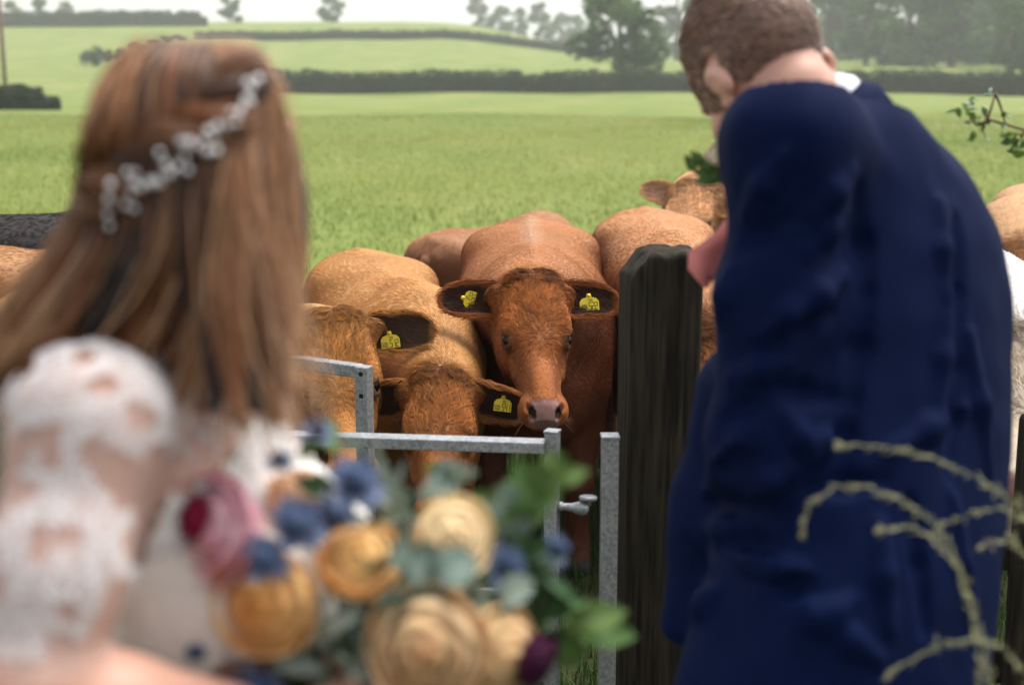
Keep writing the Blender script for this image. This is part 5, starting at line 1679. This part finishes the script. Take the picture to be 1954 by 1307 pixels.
# sea-holly thistles: egg-shaped studded head over a ruff of spiny bracts
def thistle_meshes(seed):
    rg = np.random.default_rng(seed)
    V, F = [], []
    n = 150
    for k in range(n):
        z = 1 - 1.75 * (k + .5) / n; a = k * 2.39996
        rr = math.sqrt(max(0, 1 - z * z))
        p = np.array([rr * math.cos(a) * .42, rr * math.sin(a) * .42, .55 + z * .62]); dd = nrm(np.array([rr * math.cos(a), rr * math.sin(a), z * .7 + .25]))
        x = nrm(np.cross(dd, [.2, .3, .9])); y = np.cross(dd, x); s = .075
        b = len(V); V += [p + x * s, p + y * s, p - x * s, p - y * s, p + dd * .16]
        F += [(b, b + 1, b + 4), (b + 1, b + 2, b + 4), (b + 2, b + 3, b + 4), (b + 3, b, b + 4)]
    bm = bmesh.new(); bmesh.ops.create_icosphere(bm, subdivisions=2, radius=1)
    b = len(V)
    for v in bm.verts: V.append(np.array([v.co.x * .42, v.co.y * .42, .55 + v.co.z * .62]))
    for f_ in bm.faces: F.append(tuple(b + v.index for v in f_.verts))
    bm.free()
    BV, BF_ = [], []
    for k in range(18):
        a = k * math.tau / 18 + rg.normal() * .08; L = rg.uniform(.95, 1.35); up = rg.uniform(.1, .55)
        d = np.array([math.cos(a), math.sin(a), up]); t = np.array([-math.sin(a), math.cos(a), 0]); w = .11
        b = len(BV)
        BV += [d * .12, d * L * .45 + t * w, d * L * .45 - t * w, d * L + np.array([0, 0, .1]), d * L * .62 + t * w * 2.4, d * L * .62 - t * w * 2.4, d * L * .45 + np.array([0, 0, .05])]
        BF_ += [(b, b + 1, b + 6), (b, b + 6, b + 2), (b + 1, b + 3, b + 6), (b + 6, b + 3, b + 2), (b + 1, b + 4, b + 3), (b + 2, b + 3, b + 5)]
    return np.array(V), F, np.array(BV), BF_
M_TH = pmat('thistle_head', (.035, .075, .17), .6, color2=(.09, .13, .24), vscale=300)
M_BR = pmat('thistle_bracts', (.14, .20, .38), .55, color2=(.26, .30, .42), vscale=200)
tv, tf, bv_, bf_ = thistle_meshes(5)
o1 = mesh_obj('thistle_head', tv, tf, M_TH); o2 = mesh_obj('bracts', bv_, bf_, M_BR, smooth=False)
TH_H, TH_B = o1.data, o2.data
bpy.data.objects.remove(o1); bpy.data.objects.remove(o2)
for i, (px, py, d, R, axx) in enumerate([(535, 892, 1.13, .013, (0, -.2, 1)), (606, 834, 1.14, .014, (.1, -.2, 1)), (680, 925, 1.10, .021, (0, -.8, .5)), (572, 1000, 1.07, .021, (-.1, -.9, .3)),
                                        (512, 1062, 1.05, .018, (-.2, -.9, .2)), (400, 1218, 1.08, .020, (-.5, -.8, -.2)), (962, 1082, 1.12, .019, (.5, -.8, .3)), (500, 1298, 1.06, .022, (-.2, -.9, -.3)),
                                        (430, 915, 1.14, .011, (-.3, -.2, 1)), (640, 985, 1.12, .018, (.1, -.9, .4)), (815, 1080, 1.12, .015, (.2, -.9, .3)), (1052, 1050, 1.15, .014, (.8, -.5, .3))]):
    c = at(px, py, d)
    r = bpy.data.objects.new('thistle', None); r.location = c - bq_base; r.empty_display_size = .02; link(r, bq)
    Rm = frame_ax(axx)
    r.rotation_euler = Matrix(Rm.tolist()).to_euler(); r.scale = (R,) * 3
    for nm, me in (('thistle_head', TH_H), ('bracts', TH_B)):
        link(bpy.data.objects.new(nm, me), r)

# leaves: round eucalyptus, long eucalyptus and fresh green rose leaves, each its own part
def leaf_mesh(kind, col, vein):
    nu, nv = 11, 7
    u = np.linspace(0, 1, nu)[:, None]; v = np.linspace(-1, 1, nv)[None, :]
    w = {'round': np.sqrt(np.maximum(0, 1 - (2 * u - 1) ** 2)) * .48, 'long': np.sin(np.pi * u ** .8) * .17, 'rose': np.sin(np.pi * u ** .72) ** .9 * .30 * (1 + .05 * np.cos(u * 40))}[kind]
    z = .12 * np.abs(v) * w * 2 - .14 * u ** 2 + .03 * np.sin(u * 6)
    P = np.stack([v * w, u + 0 * v, z + 0 * v], -1).reshape(-1, 3)
    i, k = np.meshgrid(np.arange(nu - 1), np.arange(nv - 1), indexing='ij'); q = (i * nv + k).ravel()
    F = np.stack([q, q + 1, q + nv + 1, q + nv], 1)
    C = np.array(col)[None] + (np.array(vein) - np.array(col))[None] * np.exp(-(np.broadcast_to(v, (nu, nv)).ravel() / .12) ** 2)[:, None]
    o = mesh_obj('leaf', P, F, M_LEAFB, col=C); me = o.data; bpy.data.objects.remove(o)
    return me
EU = [leaf_mesh('round', (.26, .34, .29), (.36, .42, .36)), leaf_mesh('round', (.20, .28, .23), (.30, .36, .30)), leaf_mesh('long', (.19, .25, .19), (.28, .33, .26)), leaf_mesh('long', (.30, .36, .30), (.36, .4, .33))]
GR = [leaf_mesh('rose', (.085, .17, .04), (.14, .22, .07)), leaf_mesh('rose', (.035, .085, .028), (.07, .13, .05)), leaf_mesh('rose', (.13, .21, .05), (.18, .26, .09))]
rgl = np.random.default_rng(91)
def put_leaf(me, c, dirv, nrmv, L, parent=None, base=None):
    y = nrm(dirv); z = np.asarray(nrmv, float); z = nrm(z - y * (z @ y)); x = np.cross(y, z)
    o = bpy.data.objects.new('leaf', me)
    o.matrix_local = Matrix.Translation(Vector(c - (bq_base if base is None else base))) @ Matrix(np.stack([x, y, z], 1).tolist()).to_4x4() @ Matrix.Scale(L, 4)
    link(o, parent or bq)
    return o
clusters = [  # px, py, d, how many, spread px, leaf length m, kinds
    (745, 1115, 1.06, 9, 60, .036, EU[:2]), (760, 960, 1.12, 12, 55, .040, EU[2:]), (720, 880, 1.14, 8, 40, .035, EU[2:]), (850, 1120, 1.07, 9, 55, .034, EU[:2]), (600, 1260, 1.07, 12, 60, .05, EU[2:]),
    (690, 1200, 1.07, 10, 60, .042, EU[1:3]), (450, 1150, 1.12, 6, 50, .05, EU[1:3]), (830, 900, 1.14, 6, 45, .034, [EU[0], GR[2]]), (1000, 960, 1.13, 10, 50, .038, [GR[0], GR[2], EU[1]]),
    (1040, 905, 1.14, 6, 35, .036, [GR[0], GR[2]]), (1020, 1060, 1.14, 10, 55, .045, [GR[1], GR[0]]), (1040, 1160, 1.15, 12, 60, .046, [GR[1], GR[1], GR[0]]), (930, 1150, 1.10, 9, 50, .034, EU[:3]),
    (640, 850, 1.15, 5, 30, .028, [GR[0], EU[2]]), (465, 905, 1.15, 6, 35, .03, [GR[1], EU[2]]), (640, 1130, 1.10, 8, 60, .04, EU[1:]), (900, 1300, 1.12, 10, 80, .05, [GR[1], EU[2]]),
    (540, 1310, 1.10, 12, 90, .055, [GR[1], EU[2]]), (740, 1320, 1.12, 14, 110, .055, [GR[1], EU[2]]), (1090, 1200, 1.16, 5, 40, .045, [GR[0], GR[1]]), (770, 1030, 1.12, 8, 40, .035, EU), (930, 985, 1.13, 7, 40, .03, [GR[0], EU[1]]),
    (610, 930, 1.14, 6, 35, .032, [EU[2], GR[1]]), (350, 1090, 1.12, 5, 30, .04, [GR[1], EU[1]])]
for (px, py, d, n, spr, L, kinds) in clusters:
    for i in range(n):
        x, y = px + rgl.normal() * spr * .6, py + rgl.normal() * spr * .6
        c = at(x, y, d + rgl.normal() * .012)
        out = c - (bc + np.array([0, .08, -.04]))
        dirv = nrm(out) * .8 + rgl.normal(size=3) * .55 + np.array([0, 0, .25])
        put_leaf(kinds[rgl.integers(len(kinds))], c - nrm(dirv) * L * .4, dirv, np.array([0, -.8, .5]) + rgl.normal(size=3) * .5, L * rgl.uniform(.6, 1.05))
for (px, py, d, dv, L) in [(1092, 905, 1.14, (.9, -.1, .35), .03), (1045, 905, 1.13, (.3, -.1, .9), .045), (1150, 1175, 1.15, (.95, 0, .25), .045), (1165, 1205, 1.16, (1, 0, -.15), .05), (1120, 1180, 1.15, (.8, 0, .6), .04), (1005, 930, 1.13, (-.3, 0, .95), .05)]:
    c = at(px, py, d); put_leaf(GR[2] if L < .046 else GR[0], c - nrm(dv) * L * .5, np.array(dv, float), (0, -.9, .5), L)
# stems gathered in the hand, bound with ribbon
sv_, sf_ = [], []
for i in range(26):
    a = rgl.uniform(0, math.tau); rr = rgl.uniform(0, .012)
    h0 = bq_base + np.array([math.cos(a) * rr, math.sin(a) * rr, -.10]); h1 = bq_base + np.array([math.cos(a) * rr * .9, math.sin(a) * rr * .9, .02])
    tgt = bc + np.array([rgl.uniform(-.11, .13), rgl.uniform(-.01, .05), rgl.uniform(-.04, .07)])
    sv_.append(tube([h0 + np.array([math.cos(a), math.sin(a), 0]) * .015, h1, h1 * .45 + tgt * .55, tgt], [.0022] * 4, 5))
v, f_ = join(sv_); o = mesh_obj('stems', v, f_, M_STEM, bq, bq_base); o['kind'] = 'stuff'
v, f_ = tube([bq_base + up3 * -.06, bq_base + up3 * -.02, bq_base + up3 * .03], [.016, .0145, .016], 16); mesh_obj('ribbon', v, f_, M_SATIN, bq, bq_base)
# filler foliage in the heart of the bouquet
M_DARK = pmat('bouquet_filler_leaves', (1, 1, 1), .6, attr=True)
n = 900
dd = rgl.normal(size=(n, 3)); dd /= np.linalg.norm(dd, axis=1, keepdims=True)
P = bc + np.array([.0, .035, -.03]) + dd * np.array([.125, .05, .095]) * (rgl.random((n, 1)) ** .4)
C = np.array((.045, .075, .045))[None] * np.clip(1 + .4 * rgl.normal(size=(n, 1)), .3, 2)
v, f_, c_ = leaf_quads(P, .011, rgl, C)
o = mesh_obj('filler_foliage', v, f_, M_DARK, bq, bq_base, smooth=False, col=c_); o['kind'] = 'stuff'

# boutonniere on the man's lapel
bt = at(1392, 318, 2.14); bo = empty('boutonniere', bt); tag(bo, 'cream rose boutonniere with green leaves on the navy lapel', 'boutonniere')
rose(bo, bt, at(1374, 288, 2.12), (-.5, -.6, .6), .024, (.88, .66, .42), (.90, .80, .62), 140)
for (px, py, dv, L) in [(1352, 330, (-.9, 0, .1), .05), (1345, 315, (-.7, 0, .6), .042), (1362, 340, (-.8, 0, -.3), .045), (1330, 300, (-.7, 0, .7), .03), (1378, 335, (-.2, -.2, .9), .04), (1318, 312, (-.5, 0, .85), .035), (1345, 345, (-1, 0, .0), .035)]:
    c = at(px, py, 2.13); put_leaf(GR[0], c - nrm(dv) * L * .4, np.array(dv, float), (0, -.9, .4), L * .85, bo, bt)
v, f_ = join([tube([at(1392, 330, 2.14), at(1345, 322, 2.13), at(1312, 300, 2.13)], [.0015] * 3, 5), tube([at(1374, 300, 2.13), at(1388, 345, 2.14)], [.002, .002], 5)])
mesh_obj('stem', v, f_, M_STEM, bo, bt)

# flowering grass stems in front of the man
M_SEED = pmat('grass_seed_head', (.42, .40, .22), .7, var=.3, vscale=80)
M_GST = pmat('grass_stem', (.16, .20, .07), .6)
def seed_grass(pts, d, nodroop, seed, head=.45, root_dx=.0):
    P = [at(px, py, d + k * .01) for k, (px, py) in enumerate(pts)]
    g0 = np.array([P[0][0] + root_dx, P[0][1] + .05, 0.0])
    path = [g0, g0 * .5 + P[0] * .5 + np.array([.02, 0, 0])] + P
    m = resample(np.array(path), 44)
    r = empty('seeding_grass', g0); tag(r, 'tall arching seed-headed grass stalk in front of the navy suit', 'grass stalk', 'seeding grass stalks before the man')
    v, f_ = tube(m, np.linspace(.0013, .0005, 44), 5); mesh_obj('stalk', v, f_, M_GST, r, g0)
    rg = np.random.default_rng(seed); parts = []
    L0 = int(44 * (1 - head))
    for i in range(L0, 44):
        for s in range(11):
            b = m[i] + (m[min(i + 1, 43)] - m[i]) * rg.random()
            t = nrm(m[min(i + 1, 43)] - m[i - 1]); dd = nrm(t + rg.normal(size=3) * .38 - up3 * .30); L = rg.uniform(.007, .014)
            parts.append(tube([b, b + dd * L * .5, b + dd * L], [.0002, .00075, .0002], 4))
    v, f_ = join(parts); o = mesh_obj('seed_head', v, f_, M_SEED, r, g0)
    return r
seed_grass([(1990, 1010), (1940, 960), (1860, 910), (1780, 872), (1690, 852), (1610, 848)], 1.45, 0, 1, .34, .12)
seed_grass([(1870, 1300), (1850, 1130), (1800, 1020), (1740, 965), (1660, 930), (1590, 930), (1545, 965), (1533, 1010)], 1.40, 0, 2, .38, .04)
seed_grass([(1900, 1340), (1862, 1180), (1810, 1060), (1760, 1010), (1690, 1010)], 1.42, 0, 3, .30, .05)
seed_grass([(1960, 1290), (1900, 1225), (1830, 1222), (1770, 1240), (1700, 1285)], 1.35, 0, 4, .30, .10)
seed_grass([(2000, 1080), (1955, 990), (1910, 970), (1840, 985), (1800, 1000)], 1.5, 0, 5, .28, .10)
seed_grass([(2010, 1180), (1960, 1060), (1930, 1030), (1880, 1040)], 1.5, 0, 6, .25, .10)

# hawthorn reaching in from the right, rooted beyond the fence post
M_TWIG = pmat('twig_bark', (.16, .075, .045), .7, var=.2, vscale=60)
hb0 = np.array([1.35, 2.75, 0.])
hw = empty('hawthorn', hb0); tag(hw, 'leafy hawthorn twig with pale rain drops, reaching in beside the navy shoulder', 'shrub')
D_ = 2.55
Tw = lambda px, py, dd=0: at(px, py, D_ + dd)
br = [[hb0, hb0 + (.0, -.05, .8), hb0 + (-.08, -.1, 1.35), Tw(2010, 262), Tw(1955, 252), Tw(1912, 238), Tw(1884, 228)],
      [Tw(1884, 228), Tw(1892, 205), Tw(1899, 178)], [Tw(1899, 178), Tw(1908, 200), Tw(1918, 235)], [Tw(1884, 228), Tw(1868, 240), Tw(1850, 225)], [Tw(1955, 252), Tw(1935, 275), Tw(1925, 290)], [Tw(1884, 228), Tw(1872, 248)]]
v, f_ = join([tube(resample(np.array(b, float), 12) if len(b) > 2 else b, np.linspace(.012 if i == 0 else .0028, .0022 if i == 0 else .0014, 12 if len(b) > 2 else 2), 6) for i, b in enumerate(br)])
mesh_obj('branch', v, f_, M_TWIG, hw, hb0)
GH_ = [leaf_mesh('rose', (.11, .20, .03), (.18, .26, .06)), leaf_mesh('rose', (.045, .10, .03), (.09, .15, .05)), leaf_mesh('rose', (.24, .22, .03), (.3, .25, .06))]
for (px, py, n, spr) in [(1865, 195, 5, 14), (1850, 215, 6, 16), (1868, 235, 7, 14), (1930, 262, 9, 16), (1940, 285, 9, 16), (1912, 225, 3, 10), (1897, 175, 2, 6), (1862, 255, 3, 8), (1975, 290, 10, 25), (1990, 250, 8, 25)]:
    for i in range(n):
        c = at(px + rgl.normal() * spr * .7, py + rgl.normal() * spr * .6, D_ + rgl.normal() * .02)
        put_leaf(GH_[rgl.choice(3, p=[.45, .45, .1])], c, rgl.normal(size=3) + np.array([-.3, 0, .2]), np.array([0, -.6, .8]) + rgl.normal(size=3) * .5, rgl.uniform(.014, .026), hw, hb0)
M_DROP = pmat('rain_drop', (.85, .9, .9), .08, spec=.8)
dm = None
for (px, py) in [(1848, 198), (1832, 212), (1880, 207), (1886, 268), (1918, 242), (1890, 172)]:
    if dm is None:
        bm = bmesh.new(); bmesh.ops.create_icosphere(bm, subdivisions=2, radius=.0026); dm = bpy.data.meshes.new('rain_drop'); bm.to_mesh(dm); bm.free(); dm.materials.append(M_DROP)
    o = bpy.data.objects.new('rain_drop', dm); o.location = at(px, py, D_ - .01) - hb0; link(o, hw)
haze()
